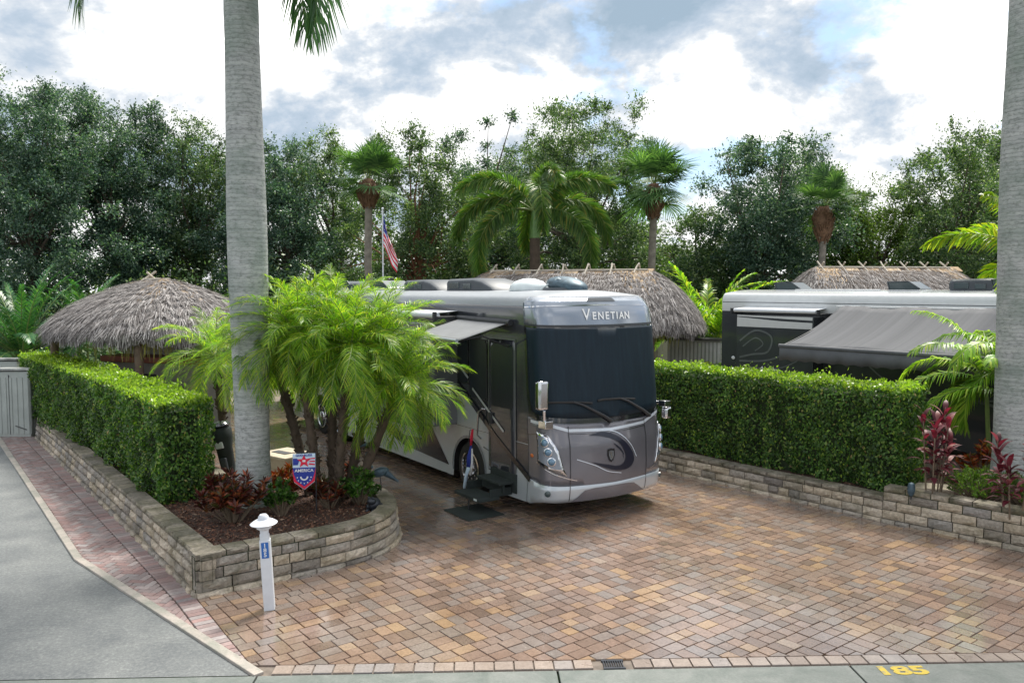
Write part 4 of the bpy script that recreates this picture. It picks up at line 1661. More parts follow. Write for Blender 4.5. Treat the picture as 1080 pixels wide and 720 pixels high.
bush('croton_shrub', 'dark maroon croton shrub at the foot of the royal palm near the hedge end', at(241, 11.75, .43), 81, .5, .82, 1500, .14, .3, 'leaf_croton', 34)
bush('croton_shrub', 'orange-red croton shrub behind the garden flag beside the royal palm', at(298, 13.2, .43), 82, .35, .5, 600, .13, .32, 'leaf_croton_red', 18)
bush('green_shrub', 'small green shrub right at the royal palm base, left of the garden flag', at(293, 12.1, .43), 83, .3, .6, 1300, .07, .45, 'leaf_shrub', 22)
bush('green_shrub', 'bright green shrub by the curved wall end near the frog statue', at(377, 12.75, .43), 84, .34, .62, 1400, .08, .4, 'leaf_shrub', 24)
bush('croton_shrub', 'low dark croton under the date palms right of the garden flag', at(345, 12.5, .43), 85, .36, .5, 700, .13, .28, 'leaf_croton', 16)
bush('croton_shrub', 'small dark red croton tucked behind the bright green shrub', at(368, 13.3, .43), 86, .25, .62, 320, .14, .25, 'leaf_croton', 12)
bush('juniper_shrub', 'feathery green shrub behind the raised block wall at the right royal palm', at(1042, 12.9, .43), 87, .62, .62, 7000, .06, .2, 'leaf_juniper', 110, .9)
bush('juniper_shrub', 'feathery green shrub at the right picture edge in front of the royal palm', at(1092, 12.4, .43), 88, .55, .62, 5500, .06, .2, 'leaf_juniper', 90, .9)
bush('croton_shrub', 'small orange croton in front of the right royal palm', at(1040, 14.2, .43), 89, .35, .75, 400, .14, .3, 'leaf_croton_red', 16)


def ti_plant(label, loc, seed, h, stems):
    root = thing('ti_plant', label, 'plant', loc, group='maroon ti plants in the right bed')
    rr = random.Random(seed)
    sb, lb = MB(), MB()
    for s in range(stems):
        a = rr.uniform(0, 2 * PI)
        q = rr.uniform(.03, .16)
        H = h * rr.uniform(.55, 1)
        top = Vector((math.cos(a) * q * 2.2, math.sin(a) * q * 2.2, H))
        base = Vector((math.cos(a) * q, math.sin(a) * q, -.02))
        sb.tube([base, base.lerp(top, .5), top], [.014, .012, .01], 6)
        nl = 17
        for k in range(nl):
            f = k / nl
            p = base.lerp(top, .35 + .65 * f)
            az = k * 2.4 + a
            e = R(10 + 70 * f + rr.uniform(-8, 8))
            L = .31 * rr.uniform(.7, 1.1)
            pts = []
            o = Vector((math.cos(az), math.sin(az), 0))
            sd = Vector((-math.sin(az), math.cos(az), 0))
            cur = p.copy()
            V = []
            for i, (w, bend) in enumerate(((.012, 0), (.035, .25), (.042, .6), (.03, 1.0), (.004, 1.35))):
                ang = e - bend * .9
                V += [cur - sd * w, cur + sd * w]
                cur = cur + (o * math.cos(ang) + Vector((0, 0, math.sin(ang)))) * L / 4
            lb.add(V, [(2 * i, 2 * i + 1, 2 * i + 3, 2 * i + 2) for i in range(4)])
    sb.build('stem', M['twig'], root, smooth=50)
    lb.build('leaves', M['leaf_ti'], root, smooth=80)


ti_plant('tall maroon ti plant at the end of the hedge behind the wall step', at(989, 12.9, .43), 91, 1.55, 7)
ti_plant('maroon ti plant in front of the right royal palm at the picture edge', at(1076, 11.95, .45), 92, 1.45, 5)


# ================================================================== THATCHED HUTS
def hut(name, label, loc, rz, lx, ly, eave, peak, ridge, seed, N=15000, lattice=False, fringe='thatch_green'):
    """lx, ly half sizes, ridge half length along x"""
    root = thing(name, label, 'hut', loc, rz)
    r = np.random.default_rng(seed)
    ex = 2.6

    def surf(th, u):
        c, s = np.cos(th), np.sin(th)
        q = (np.abs(c) ** ex + np.abs(s) ** ex) ** (-1 / ex)
        ox, oy = q * c * lx, q * s * ly
        rx = np.clip(ox * ridge / lx * 1.15, -ridge, ridge)
        x = rx + (ox - rx) * u
        y = oy * u
        z = peak - (peak - eave) * (0.8 * u ** 1.35 + 0.2 * u ** 6)
        return np.stack([x, y, z], -1)
    nt_, nu = 72, 14
    TH, UU = np.meshgrid(np.linspace(0, 2 * PI, nt_, endpoint=False), np.linspace(0, 1, nu), indexing='ij')
    G_ = surf(TH, UU).reshape(-1, 3)
    F = []
    for i in range(nt_):
        for k in range(nu - 1):
            a, b_ = i * nu + k, ((i + 1) % nt_) * nu + k
            F.append((a, a + 1, b_ + 1, b_))
    G2 = G_ - np.array([0, 0, 0.1])
    V2 = list(map(tuple, G_)) + list(map(tuple, G2))
    F2 = F + [tuple(i + len(G_) for i in f[::-1]) for f in F]
    mbx = MB().add(V2, F2)
    rf = mbx.build('roof', M['thatch_base'], root)
    # strands
    th = r.uniform(0, 2 * PI, N)
    u = r.uniform(0.0, 1.0, N) ** 0.6 * 1.0
    P = surf(th, u)
    P2 = surf(th, np.minimum(u + 0.03, 1.03))
    D = unit(P2 - P)
    tang = unit(surf(th + 0.02, u) - P)
    cj = np.sin(th * 23 + u * 9) * .22 + np.sin(th * 41 - u * 17 + 2) * .16
    D = unit(D + tang * (cj[:, None] + r.normal(size=(N, 1)) * 0.2))
    Nn = unit(np.cross(tang, D))
    Nn[Nn[:, 2] < 0] *= -1
    L = r.uniform(.16, .38, (N, 1))
    stepu = (u * 9 + .35 * np.sin(th * 7) + .2 * np.sin(th * 17)) % 1.0
    lift = r.uniform(.005, .05, (N, 1)) + (stepu ** 2)[:, None] * .085
    st = P + Nn * (lift * .6 + .01)
    en = P + D * L + Nn * (lift + .015) + np.array([0, 0, -1]) * L * .12
    w = tang * r.uniform(.004, .011, (N, 1))
    V = np.stack([st - w, st + w, en + w * .5, en - w * .5], 1).reshape(-1, 3)
    # eave fringe
    M_ = N // 3
    th = r.uniform(0, 2 * PI, M_)
    P = surf(th, r.uniform(.96, 1.02, M_))
    tang = unit(surf(th + 0.02, np.ones(M_)) - surf(th, np.ones(M_)))
    L = r.uniform(.1, .3, (M_, 1)) + (.12 * np.sin(th * 19) * np.sin(th * 7 + 1))[:, None] + .06
    outw = P * np.array([1, 1, 0])
    outw = unit(outw)
    en = P + np.array([0, 0, -1]) * L + outw * r.uniform(-.03, .06, (M_, 1)) + tang * r.normal(size=(M_, 1)) * .05
    w = tang * r.uniform(.006, .018, (M_, 1))
    Vf = np.stack([P - w, P + w, en + w * .5, en - w * .5], 1).reshape(-1, 3)
    VV = np.concatenate([V, Vf])
    npmesh('thatch_strands', VV, np.arange(len(VV)).reshape(-1, 4), M['thatch'], parent=rf)
    # green-brown dry fronds under the eave at corners
    M3 = 1500
    cz = r.choice([PI / 4, 3 * PI / 4, -PI / 4, -3 * PI / 4], M3)
    th = cz + r.normal(size=M3) * .22
    P = surf(th, r.uniform(.8, .97, M3)) - np.array([0, 0, .12])
    tang = unit(surf(th + 0.02, np.ones(M3)) - surf(th, np.ones(M3)))
    L = r.uniform(.3, .75, (M3, 1))
    en = P + np.array([0, 0, -1]) * L + tang * r.normal(size=(M3, 1)) * .06
    w = tang * r.uniform(.008, .02, (M3, 1))
    Vg = np.stack([P - w, P + w, en + w * .3, en - w * .3], 1).reshape(-1, 3)
    npmesh('dry_fringe', Vg, np.arange(len(Vg)).reshape(-1, 4), M[fringe], parent=rf)
    # tan hip strips laid over the ridge and hips
    Mt = 2600
    th = np.where(r.random(Mt) < .5, r.choice([0, PI], Mt), r.choice([PI / 4, -PI / 4, 3 * PI / 4, -3 * PI / 4], Mt)) + r.normal(size=Mt) * .1
    u = np.abs(r.normal(size=Mt)) * .22
    P = surf(th, np.minimum(u, .6))
    tang = unit(surf(th + .02, np.maximum(u, .1)) - surf(th, np.maximum(u, .1)))
    D = unit(surf(th, u + .05) - P)
    L = r.uniform(.12, .3, (Mt, 1))
    st = P + np.array([0, 0, .05])
    en = st + D * L + tang * r.normal(size=(Mt, 1)) * .04
    w = tang * r.uniform(.01, .02, (Mt, 1))
    Vt = np.stack([st - w, st + w, en + w, en - w], 1).reshape(-1, 3)
    npmesh('hip_strips', Vt, np.arange(len(Vt)).reshape(-1, 4), M['thatch_tan'], parent=rf)
    # ridge
    if ridge > 0.3:
        rbm = MB()
        rbm.tube([(-ridge, 0.12, peak + .05), (ridge, .12, peak + .05)], .035, 7)
        rbm.tube([(-ridge, -0.12, peak + .05), (ridge, -.12, peak + .05)], .035, 7)
        x = -ridge + .1
        rr = random.Random(seed)
        while x < ridge:
            t2 = rr.uniform(-.06, .06)
            rbm.tube([(x + t2, -.38, peak - .12), (x, 0.02, peak + .16), (x - t2, .16, peak + .27)], .03, 6)
            rbm.tube([(x + .1 + t2, .38, peak - .12), (x + .1, -0.02, peak + .15), (x + .1, -.12, peak + .24)], .03, 6)
            x += .82
        rbm.build('ridge_poles', M['ridge_pole'], rf)
        rt = MB()
        x = -ridge
        while x < ridge - .2:
            rt.box((x + .36, -.17, peak - .01), (.6, .32, .03), rot=Matrix.Rotation(.55, 3, 'X'))
            rt.box((x + .36, .17, peak - .01), (.6, .32, .03), rot=Matrix.Rotation(-.55, 3, 'X'))
            x += .82
        rt.build('ridge_mats', M['thatch_tan'], rf)
    for sx in (-1, 1):
        for sy in (-1, 1):
            pb = MB()
            pb.tube([(sx * lx * .72, sy * ly * .72, -.02), (sx * lx * .72 + .03, sy * ly * .72, eave * .5), (sx * lx * .72, sy * ly * .72, eave + .12)], [.11, .1, .1], 10)
            pb.build('post', M['wood'], root, smooth=60)
    bm = MB()
    for sy in (-1, 1):
        bm.tube([(-lx * .76, sy * ly * .72, eave - .02), (lx * .76, sy * ly * .72, eave + .08)], .07, 8)
    for sx in (-1, 1):
        bm.tube([(sx * lx * .72, -ly * .76, eave + .1), (sx * lx * .72, ly * .76, eave + .1)], .07, 8)
    bm.build('beam', M['wood'], root, smooth=60)
    return root


HL = at(166, 21.6, 0)
hut('tiki_hut', 'round-topped thatched hut behind the left hedge, left of the royal palm', HL, R(-38), 3.1, 2.35, 2.86, 4.06, .45, 31, N=34000)
HC = at(598, 27.0, 0)
hut('tiki_hut', 'long thatched hut with ridge poles behind the silver motorhome', HC, R(-20), 4.4, 2.8, 2.75, 4.42, 2.7, 32, N=42000)
HR = at(930, 30.0, 0)
hut('tiki_hut', 'thatched hut with pale ridge battens seen above the white motorhome roof', HR, R(8), 4.0, 2.6, 2.9, 4.6, 2.6, 33, N=24000)
# bar counter in the left hut
root = thing('bar_counter', 'pale outdoor bar counter with a red-brown top under the left thatched hut', 'counter', HL + Vector((.15, .3, 0)), R(-20))
MB().box((0, 0, .95), (3.6, .5, 1.9)).build('cabinet', M['stucco'], root, bevel=.02)
MB().box((0, .35, 2.3), (3.6, .06, .75)).build('back_panel', M['stucco'], root)
MB().box((0, -.1, 1.97), (3.8, .8, .16)).build('counter_top', M['counter_red'], root, bevel=.01)
root = thing('bar_stool', 'black high-backed bar stool standing at the hut bar counter', 'stool', at(150, 20.2, 0), R(-20))
MB().box((0, 0, 1.2), (.42, .4, .08)).build('seat', M['black_plastic'], root, bevel=.02)
b = MB()
b.box((0, .19, 1.55), (.4, .05, .34))
b.box((-.17, .19, 1.3), (.04, .04, .3)).box((.17, .19, 1.3), (.04, .04, .3))
b.build('backrest', M['black_plastic'], root, bevel=.01)
for sx in (-1, 1):
    for sy in (-1, 1):
        MB().tube([(sx * .22, sy * .2, 0), (sx * .15, sy * .14, 1.17)], .02, 7).build('leg', M['black_plastic'], root)


# ================================================================== MOTORHOMES
HWID = 1.3
RLEN = 12.6


def _outline():
    pts = []
    Rr = .32
    for i in range(60):
        y = i / 59 * (HWID - Rr)
        pts.append((0.20 * (1 - (y / HWID) ** 2), y))
    x0, y0 = pts[-1]
    sl = math.atan2(2 * .2 * y0 / HWID ** 2, 1)
    for i in range(1, 25):
        a = sl + (PI / 2 - sl) * i / 24
        pts.append((x0 + Rr * (math.cos(a) - math.cos(sl)), y0 + (HWID - y0) * (math.sin(a) - math.sin(sl)) / (1 - math.sin(sl))))
    pts.append((-RLEN, HWID))
    return np.array(pts)


OUT = _outline()
OS = np.r_[0, np.cumsum(np.hypot(*np.diff(OUT, axis=0).T))]
SMAX = OS[-1]


def sx(x):
    """arc position of side point x on the passenger side (negative)"""
    return -(OS[-2] + (OUT[-2, 0] - x))


def xsh(z):
    return float(np.interp(z, [.2, .45, .8, 1.3, 1.5, 1.7, 3.2, 3.5, 3.72], [-.08, 0, .02, .0, -.05, -.06, -.22, -.30, -.46]))


def shell0(s, z):
    a = min(abs(s), SMAX)
    x = float(np.interp(a, OS, OUT[:, 0]))
    y = float(np.interp(a, OS, OUT[:, 1])) * (1 if s >= 0 else -1)
    w = max(0, min(1, (x + 1.0) / 1.0))
    ins = 0.0
    if z > 3.5:
        k = min(1, (z - 3.5) / .24)
        ins = .16 * (1 - math.sqrt(max(0, 1 - k * k)))
    yy = y * (1 - ins / HWID)
    return Vector((x + xsh(z) * w, yy, z))


def shell(s, z, off=0.0):
    p = shell0(s, z)
    if off:
        e = .01
        ps = shell0(s + e, z) - shell0(s - e, z)
        pz = shell0(s, z + e) - shell0(s, z - e)
        n = ps.cross(pz).normalized()
        p = p + n * off
    return p


def resample(poly, step):
    out = []
    n = len(poly)
    for i in range(n):
        a, b_ = Vector(poly[i]), Vector(poly[(i + 1) % n])
        k = max(1, int((b_ - a).length / step))
        for j in range(k):
            out.append(a + (b_ - a) * (j / k))
    return out


def decal_add(mb, poly, off, step=.07, mi=0, mapf=None):
    mapf = mapf or shell
    B = resample(poly, step)
    n = len(B)
    pts = list(B)
    x0, x1 = min(p.x for p in B), max(p.x for p in B)
    y0, y1 = min(p.y for p in B), max(p.y for p in B)
    bl = [(p.x, p.y) for p in B]
    x = x0 + step / 2
    while x < x1:
        st = step if abs(x) < 2.3 else max(step, .3)
        y = y0 + step / 2
        while y < y1:
            if inside((x, y), bl):
                dmin = min((p.x - x) ** 2 + (p.y - y) ** 2 for p in B)
                if dmin > (step * .45) ** 2:
                    pts.append(Vector((x, y)))
            y += max(step, .12)
        x += st
    res = delaunay_2d_cdt(pts, [], [list(range(n))], 1, 1e-6)
    V = [mapf(p.x, p.y, off) for p in res[0]]
    F = []
    for f in res[2]:
        a, b_, c = (res[0][i] for i in f[:3])
        if (b_.x - a.x) * (c.y - a.y) - (b_.y - a.y) * (c.x - a.x) < 0:
            f = f[::-1]
        F.append(tuple(f))
    mb.add(V, F, mi)


def decal(name, polys, mat, parent, off=.004, step=.07, solid=0.0, mapf=None, smooth=40):
    mb = MB()
    for p in polys:
        decal_add(mb, p, off, step, 0, mapf)
    return mb.build(name, mat, parent, smooth=smooth, solid=solid)


def arc(cx, cz, r_, a0, a1, n=14):
    return [(cx + r_ * math.cos(R(a0 + (a1 - a0) * i / n)), cz + r_ * math.sin(R(a0 + (a1 - a0) * i / n))) for i in range(n + 1)]


def strip(pts, w):
    """polyline -> thin polygon"""
    P = [Vector(p) for p in pts]
    L, Rr = [], []
    for i, p in enumerate(P):
        t_ = (P[min(i + 1, len(P) - 1)] - P[max(i - 1, 0)]).normalized()
        nn_ = Vector((-t_.y, t_.x))
        ww = w if isinstance(w, (int, float)) else w[i]
        L.append(tuple(p + nn_ * ww * .5))
        Rr.append(tuple(p - nn_ * ww * .5))
    return Rr + L[::-1]


def curve_pts(P, n=6):
    return smooth_path(P)


WHEELS = [-2.46, -8.9, -10.1]


def wheel(root, x, side):
    w = MB()
    w.tube([(x, side * 1.0, .49), (x, side * 1.02, .49), (x, side * 1.24, .49), (x, side * 1.265, .49)], [.43, .485, .485, .45], 36)
    o = w.build('wheel', M['rubber'], root, smooth=35)
    rm = MB()
    rot = Matrix.Rotation(-side * PI / 2, 3, 'X')
    rm.lathe([(.02, .0), (.31, .0), (.32, .03), (.285, .035), (.27, -.02), (.16, -.03), (.14, .04), (.09, .07), (.0, .07)], (x, side * 1.262, .49), 32, rot=rot)
    for k in range(10):
        a = 2 * PI * k / 10
        rm.tube([(x + .2 * math.cos(a), side * 1.24, .49 + .2 * math.sin(a)), (x + .2 * math.cos(a), side * 1.285, .49 + .2 * math.sin(a))], .02, 8)
    rm.build('rim', M['chrome'], o, smooth=35)
    hb = MB()
    for k in range(10):
        a = 2 * PI * (k + .5) / 10
        hb.tube([(x + .225 * math.cos(a), side * 1.255, .49 + .225 * math.sin(a)), (x + .225 * math.cos(a), side * 1.268, .49 + .225 * math.sin(a))], .032, 10)
    hb.build('hand_holes', M['black_plastic'], o)


def motorhome(name, label, loc, rotz_, mat_side, mat_roof, mat_low, mat_front, roof_from=3.44, zlow=.24):
    root = thing(name, label, 'motorhome', loc, rotz_)
    # upper shell
    ss = list(np.arange(0, 2.2, .05)) + list(np.linspace(2.2, SMAX, 24))
    ss = [-s for s in ss[::-1]] + [s for s in ss[1:]]
    zz = [1.25, 1.5, 1.8, 2.2, 2.6, 3.0, 3.25, roof_from - .002, roof_from, 3.5, 3.56, 3.61, 3.65, 3.69, 3.715, 3.735]
    zz.sort()
    V = [shell0(s, z) for s in ss for z in zz]
    nz = len(zz)
    F, mi = [], []
    for i in range(len(ss) - 1):
        for k in range(nz - 1):
            F.append((i * nz + k, (i + 1) * nz + k, (i + 1) * nz + k + 1, i * nz + k + 1))
            mi.append(1 if zz[k] >= roof_from - .001 else 0)
    # rear wall
    l = (len(ss) - 1) * nz
    for k in range(nz - 1):
        F.append((l + k, k, k + 1, l + k + 1))
        mi.append(1 if zz[k] >= roof_from - .001 else 0)
    mb = MB()
    mb.v = [tuple(v) for v in V]
    mb.f = F
    mb.m = mi
    # roof rings
    ring = [shell0(s, zz[-1]) for s in ss]
    prev = [i * nz + nz - 1 for i in range(len(ss))]
    for kk, c in enumerate((.93, .8, .55, .28, 0.0)):
        base = len(mb.v)
        for s, p in zip(ss, ring):
            w = max(0, min(1, (p.x + 1.4) / 1.4))
            mb.v.append((p.x - w * (1 - c) * .75 * .6 + 0, p.y * c, zz[-1] + .1 * (1 - c * c)))
        cur = [base + i for i in range(len(ss))]
        for i in range(len(ss) - 1):
            mb.f.append((prev[i], prev[i + 1], cur[i + 1], cur[i]))
            mb.m.append(1)
        mb.f.append((prev[-1], prev[0], cur[0], cur[-1]))
        mb.m.append(1)
        prev = cur
    body = mb.build('body', [mat_side, mat_roof], root, smooth=35)
    # lower skirt with wheel arches
    f0 = sx(-1.0)
    lo = []
    S0 = -SMAX
    pts = [(S0, zlow)]
    for x in sorted(WHEELS):
        c = sx(x)
        pts.append((c - .6, zlow))
        pts += [(c + .57 * math.cos(a), .49 + .57 * math.sin(a)) for a in np.linspace(PI, 0, 15)]
        pts.append((c + .6, zlow))
    pts += [(sx(-.45), zlow + .02), (-1.35, .35), (-.7, .33), (0, .33), (.7, .33), (1.35, .35), (-sx(-.45), zlow + .02)]
    for x in sorted(WHEELS, reverse=True):
        c = -sx(x)
        pts.append((c - .6, zlow))
        pts += [(c + .57 * math.cos(a), .49 + .57 * math.sin(a)) for a in np.linspace(PI, 0, 15)]
        pts.append((c + .6, zlow))
    pts += [(SMAX, zlow), (SMAX, 1.25), (S0, 1.25)]
    decal('skirt', [pts], mat_low, body, off=0, step=.09)
    rb = MB()
    rb.add([(-RLEN, -HWID, zlow), (-RLEN, HWID, zlow), (-RLEN, HWID, 1.25), (-RLEN, -HWID, 1.25)], [(1, 0, 3, 2)])
    rb.build('rear_skirt', mat_low, body)
    ub = MB()
    ub.box((-6.6, 0, .8), (11.6, 1.96, .86))
    ub.box((-.62, 0, .8), (.9, 2.2, .7))
    ub.box((-5.6, 0, .72), (5.0, 2.5, .8))
    ub.box((-1.35, 0, .75), (.7, 2.5, .8))
    ub.build('underbody', M['rubber'], root)
    for x in WHEELS:
        for sd in (-1, 1):
            wheel(root, x, sd)
    return root, body


def on_side(x, z, off=0.0):
    """maps (x,z) to the passenger side skin"""
    return shell(sx(x), z, off)


def side_poly(pts):
    return [(sx(x), z) for x, z in pts]


def rbox_poly(x0, x1, z0, z1, r_=.05):
    return [(x0 + r_, z0), (x1 - r_, z0), (x1, z0 + r_), (x1, z1 - r_), (x1 - r_, z1), (x0 + r_, z1), (x0, z1 - r_), (x0, z0 + r_)]


def frame_polys(x0, x1, z0, z1, w):
    return [[(x0, z0), (x1, z0), (x1, z0 + w), (x0, z0 + w)], [(x0, z1 - w), (x1, z1 - w), (x1, z1), (x0, z1)],
            [(x0, z0 + w), (x0 + w, z0 + w), (x0 + w, z1 - w), (x0, z1 - w)], [(x1 - w, z0 + w), (x1, z0 + w), (x1, z1 - w), (x1 - w, z1 - w)]]


rv, body = motorhome('motorhome', 'large dark grey and silver motorhome with a black windshield cover, parked on the paver driveway', (1.65, 13.8, 0), -R(56),
                     M['dark_paint'], M['roof_white'], M['silver'], M['mauve'], roof_from=3.57)

# --- front face
body = rv
decal('front_cap', [[(-1.80, 3.27), (-.9, 3.245), (0, 3.235), (.9, 3.245), (1.80, 3.27), (1.78, 3.62), (1.6, 3.715), (-1.6, 3.715), (-1.78, 3.62)]], M['cap_silver'], body, .006, .06, solid=.01)
decal('cap_crease', [strip([(-1.72, 3.55), (-1.0, 3.57), (0, 3.58), (1.0, 3.57), (1.72, 3.55)], .018)], M['chrome'], body, .009, .06)
decal('cap_trim', [strip([(-1.78, 3.262), (-.9, 3.238), (0, 3.228), (.9, 3.238), (1.78, 3.262)], .03)], M['black_plastic'], body, .012, .06)
decal('cap_vent', [[(-.33, 3.64), (.33, 3.64), (.27, 3.70), (-.27, 3.70)]], M['ac_shroud'], body, .014, .05)
ws = [(-1.62, 1.83), (-1.3, 1.76), (-.7, 1.71), (0, 1.69), (.7, 1.71), (1.3, 1.76), (1.62, 1.83), (1.70, 2.2), (1.72, 3.22), (.9, 3.2), (0, 3.19), (-.9, 3.2), (-1.72, 3.22), (-1.70, 2.2)]
decal('windshield_surround', [[(-1.72, 1.74), (-1.3, 1.67), (-.7, 1.63), (0, 1.61), (.7, 1.63), (1.3, 1.67), (1.72, 1.74), (1.78, 2.2), (1.8, 3.245), (.9, 3.225), (0, 3.215), (-.9, 3.225), (-1.8, 3.245), (-1.78, 2.2)]], M['black_gloss'], body, .005, .07)
decal('windshield_cover', [ws], M['cover'], body, .014, .07, solid=.008)
low = [(-1.78, .66), (-1.45, .62), (-.9, .60), (0, .58), (.9, .60), (1.45, .62), (1.78, .66), (1.78, 1.73), (1.3, 1.66), (.7, 1.62), (0, 1.6), (-.7, 1.62), (-1.3, 1.66), (-1.78, 1.73)]
front = decal('hood', [low], M['mauve'], body, .006, .07, solid=.006)
decal('bumper', [[(-1.80, .26), (-1.35, .345), (0, .325), (1.35, .345), (1.80, .26), (1.8, .69), (1.45, .635), (.9, .61), (0, .59), (-.9, .61), (-1.45, .635), (-1.8, .69)]], M['silver'], body, .012, .07, solid=.014)
decal('bumper_insert', [[(-.88, .34), (.73, .34), (.42, .52), (.2, .54), (-.45, .54), (-.64, .52)]], M['mauve'], body, .017, .07)
decal('hood_trim', [strip([(-1.66, 1.66), (-1.3, 1.65), (-.92, 1.53), (-.1, 1.49), (.72, 1.53), (1.1, 1.66), (1.5, 1.7)], .05)], M['trim_silver'], body, .014, .05)
seams = [strip([(-.92, 1.6), (-.92, .36)], .012), strip([(.74, 1.6), (.74, .36)], .012), strip([(-.92, 1.47), (-.1, 1.43), (.74, 1.47)], .010), strip([(-1.75, 1.42), (-1.3, 1.5)], .008)]
decal('panel_seams', seams, M['black_gloss'], body, .0155, .06)
# swoosh and emblem
outer = curve_pts([(-.56, 1.42), (-.25, 1.46), (.05, 1.36), (.3, 1.16), (.41, .96), (.33, .82), (.08, .78), (-.22, .85), (-.52, .98)])
innr = curve_pts([(-.2, .91), (.04, .86), (.18, .92), (.2, 1.05), (.08, 1.24), (-.12, 1.34), (-.35, 1.4)])
sw = decal('swoosh', [outer + innr, strip(curve_pts([(-.05, 1.25), (.13, 1.1), (.16, .98)]), [.01, .01, .02, .03, .03, .03, .02, .02, .02, .01, .01, .01, .01])], M['navy_gloss'], body, .0165, .04)
decal('swoosh_outline', [strip(curve_pts([(-.28, 1.5), (.05, 1.42), (.33, 1.2), (.47, .97)]), .014), strip(curve_pts([(-.8, 1.05), (-.45, .92), (-.2, .80), (.1, .735)]), .013)], M['trim_silver'], body, .0165, .04)
shield = [(-.12 + a, 1.06 + b_) for a, b_ in ((-.075, .1), (0, .115), (.075, .1), (.08, 0), (.045, -.085), (0, -.12), (-.045, -.085), (-.08, 0))]
em = decal('emblem', [shield], M['black_gloss'], body, .018, .04)
decal('emblem_shield', [[(-.12 + (a + .12) * .68, 1.06 + (b_ - 1.06) * .7) for a, b_ in shield]], M['swirl'], em, .022, .04)
decal('emblem_bar', [strip([(-.15, 1.12), (-.09, 1.0)], .014), strip([(-.12, 1.12), (-.12, 1.0)], .01)], M['chrome'], em, .025, .04)
# lettering
mb = MB()
cur = -.53
for ch, size, adv in (('V', .27, .185), ('E', .19, .13), ('N', .19, .145), ('E', .19, .13), ('T', .19, .125), ('I', .19, .075), ('A', .19, .14), ('N', .19, .13)):
    V, F = text_polys(ch, size * .92, .12, .003)
    mb.add([shell(cur + v[0] * 1.0 + adv / 2, 3.41 + v[1] - (0.0 if size > .2 else .018), .024) for v in V], F)
    cur += adv
mb.build('lettering', M['letter_white'], body)
# headlights
for sd in (-1, 1):
    def hp(l, cx=-.1):
        q = [(p[0] if sd < 0 else -p[0] + 2 * 0.0, p[1]) for p in l]
        return q if sd < 0 else q[::-1]
    hl = decal('headlight', [hp([(-1.50, 1.52), (-1.26, 1.45), (-1.12, 1.2), (-1.04, .9), (-.98, .78), (-1.2, .86), (-1.50, 1.02)])], M['chrome'], root_ := body, .02, .04, solid=.012)
    decal('lamp_housing', [hp([(-1.46, 1.46), (-1.28, 1.41), (-1.16, 1.18), (-1.08, .9), (-1.22, .92), (-1.46, 1.05)])], M['cap_silver'], hl, .026, .04)
    for (s_, z_) in ((-1.33, 1.34), (-1.285, 1.19), (-1.235, 1.035)):
        c = shell(s_ * (1 if sd < 0 else -1), z_, .022)
        n_ = (shell(s_ * (1 if sd < 0 else -1), z_, .05) - shell(s_ * (1 if sd < 0 else -1), z_, 0)).normalized()
        q = n_.to_track_quat('Z', 'Y').to_matrix()
        lb = MB()
        lb.lathe([(.075, -.01), (.075, .018), (.066, .022)], tuple(c), 20, rot=q)
        lb.build('bezel', M['chrome'], hl, smooth=40)
        lb = MB()
        lb.lathe([(.06, .015), (.057, .03), (.045, .042), (.02, .05), (.001, .052)], tuple(c), 20, rot=q)
        lb.build('lens', M['lamp_glass'], hl, smooth=80)
    decal('headlight_trim', [strip(hp([(-1.52, 1.0), (-1.2, .83), (-.95, .74), (-.8, .70)]), .014)], M['chrome'], body, .02, .05)
    # fog lamp
    c = shell(-1.29 if sd < 0 else 1.29, .5, .02)
    n_ = (shell(-1.29 if sd < 0 else 1.29, .5, .05) - shell(-1.29 if sd < 0 else 1.29, .5, 0)).normalized()
    MB().lathe([(.05, -.01), (.05, .02), (.02, .03), (0.001, .031)], tuple(c), 18, rot=n_.to_track_quat('Z', 'Y').to_matrix()).build('fog_lamp', M['ac_dark'], body, smooth=50)
# wipers
def wip(pts, w):
    return [shell(s_, z_, o_) for s_, z_, o_ in pts]
for base in (-.09, .86):
    b = MB()
    b.tube(wip([(base, 1.64, .04), (base - .18, 1.74, .06), (base - .55, 1.93, .06), (base - .72, 1.99, .05)], 0), [.034, .026, .02, .016], 8)
    b.tube(wip([(base, 1.63, .0), (base, 1.645, .06)], 0), .035, 10)
    o = b.build('wiper', M['black_plastic'], body, smooth=40)
    bl = MB()
    bl.tube(wip([(base - .72 + .35, 1.955, .035), (base - .72, 1.99, .04), (base - 1.1, 2.0, .035), (base - 1.28 if base < 0 else base - 1.2, 1.985, .03)], 0), .02, 6)
    bl.build('blade', M['rubber'], o, smooth=40)
# mirrors
for sd in (-1, 1):
    b = MB()
    if sd < 0:
        b.tube([(-.22, sd * 1.28, 1.66), (.03, sd * 1.38, 1.68), (.05, sd * 1.40, 1.9)], .028, 10)
        b.box((.0, sd * 1.33, 1.66), (.2, .16, .13))
    else:
        b.tube([(-.2, sd * 1.28, 1.8), (.02, sd * 1.38, 1.82), (.02, sd * 1.4, 1.72)], .03, 10)
        b.box((.0, sd * 1.33, 1.8), (.16, .14, .1))
    arm_ = b.build('mirror', M['chrome'], rv, smooth=40, bevel=.01)
    h = MB()
    if sd < 0:
        h.box((.0, sd * 1.41, 2.14), (.14, .21, .48))
    else:
        h.box((-.06, sd * 1.44, 1.62), (.14, .16, .22))
    h.build('mirror_housing', M['chrome'], arm_, smooth=60, bevel=.045, seg=4)

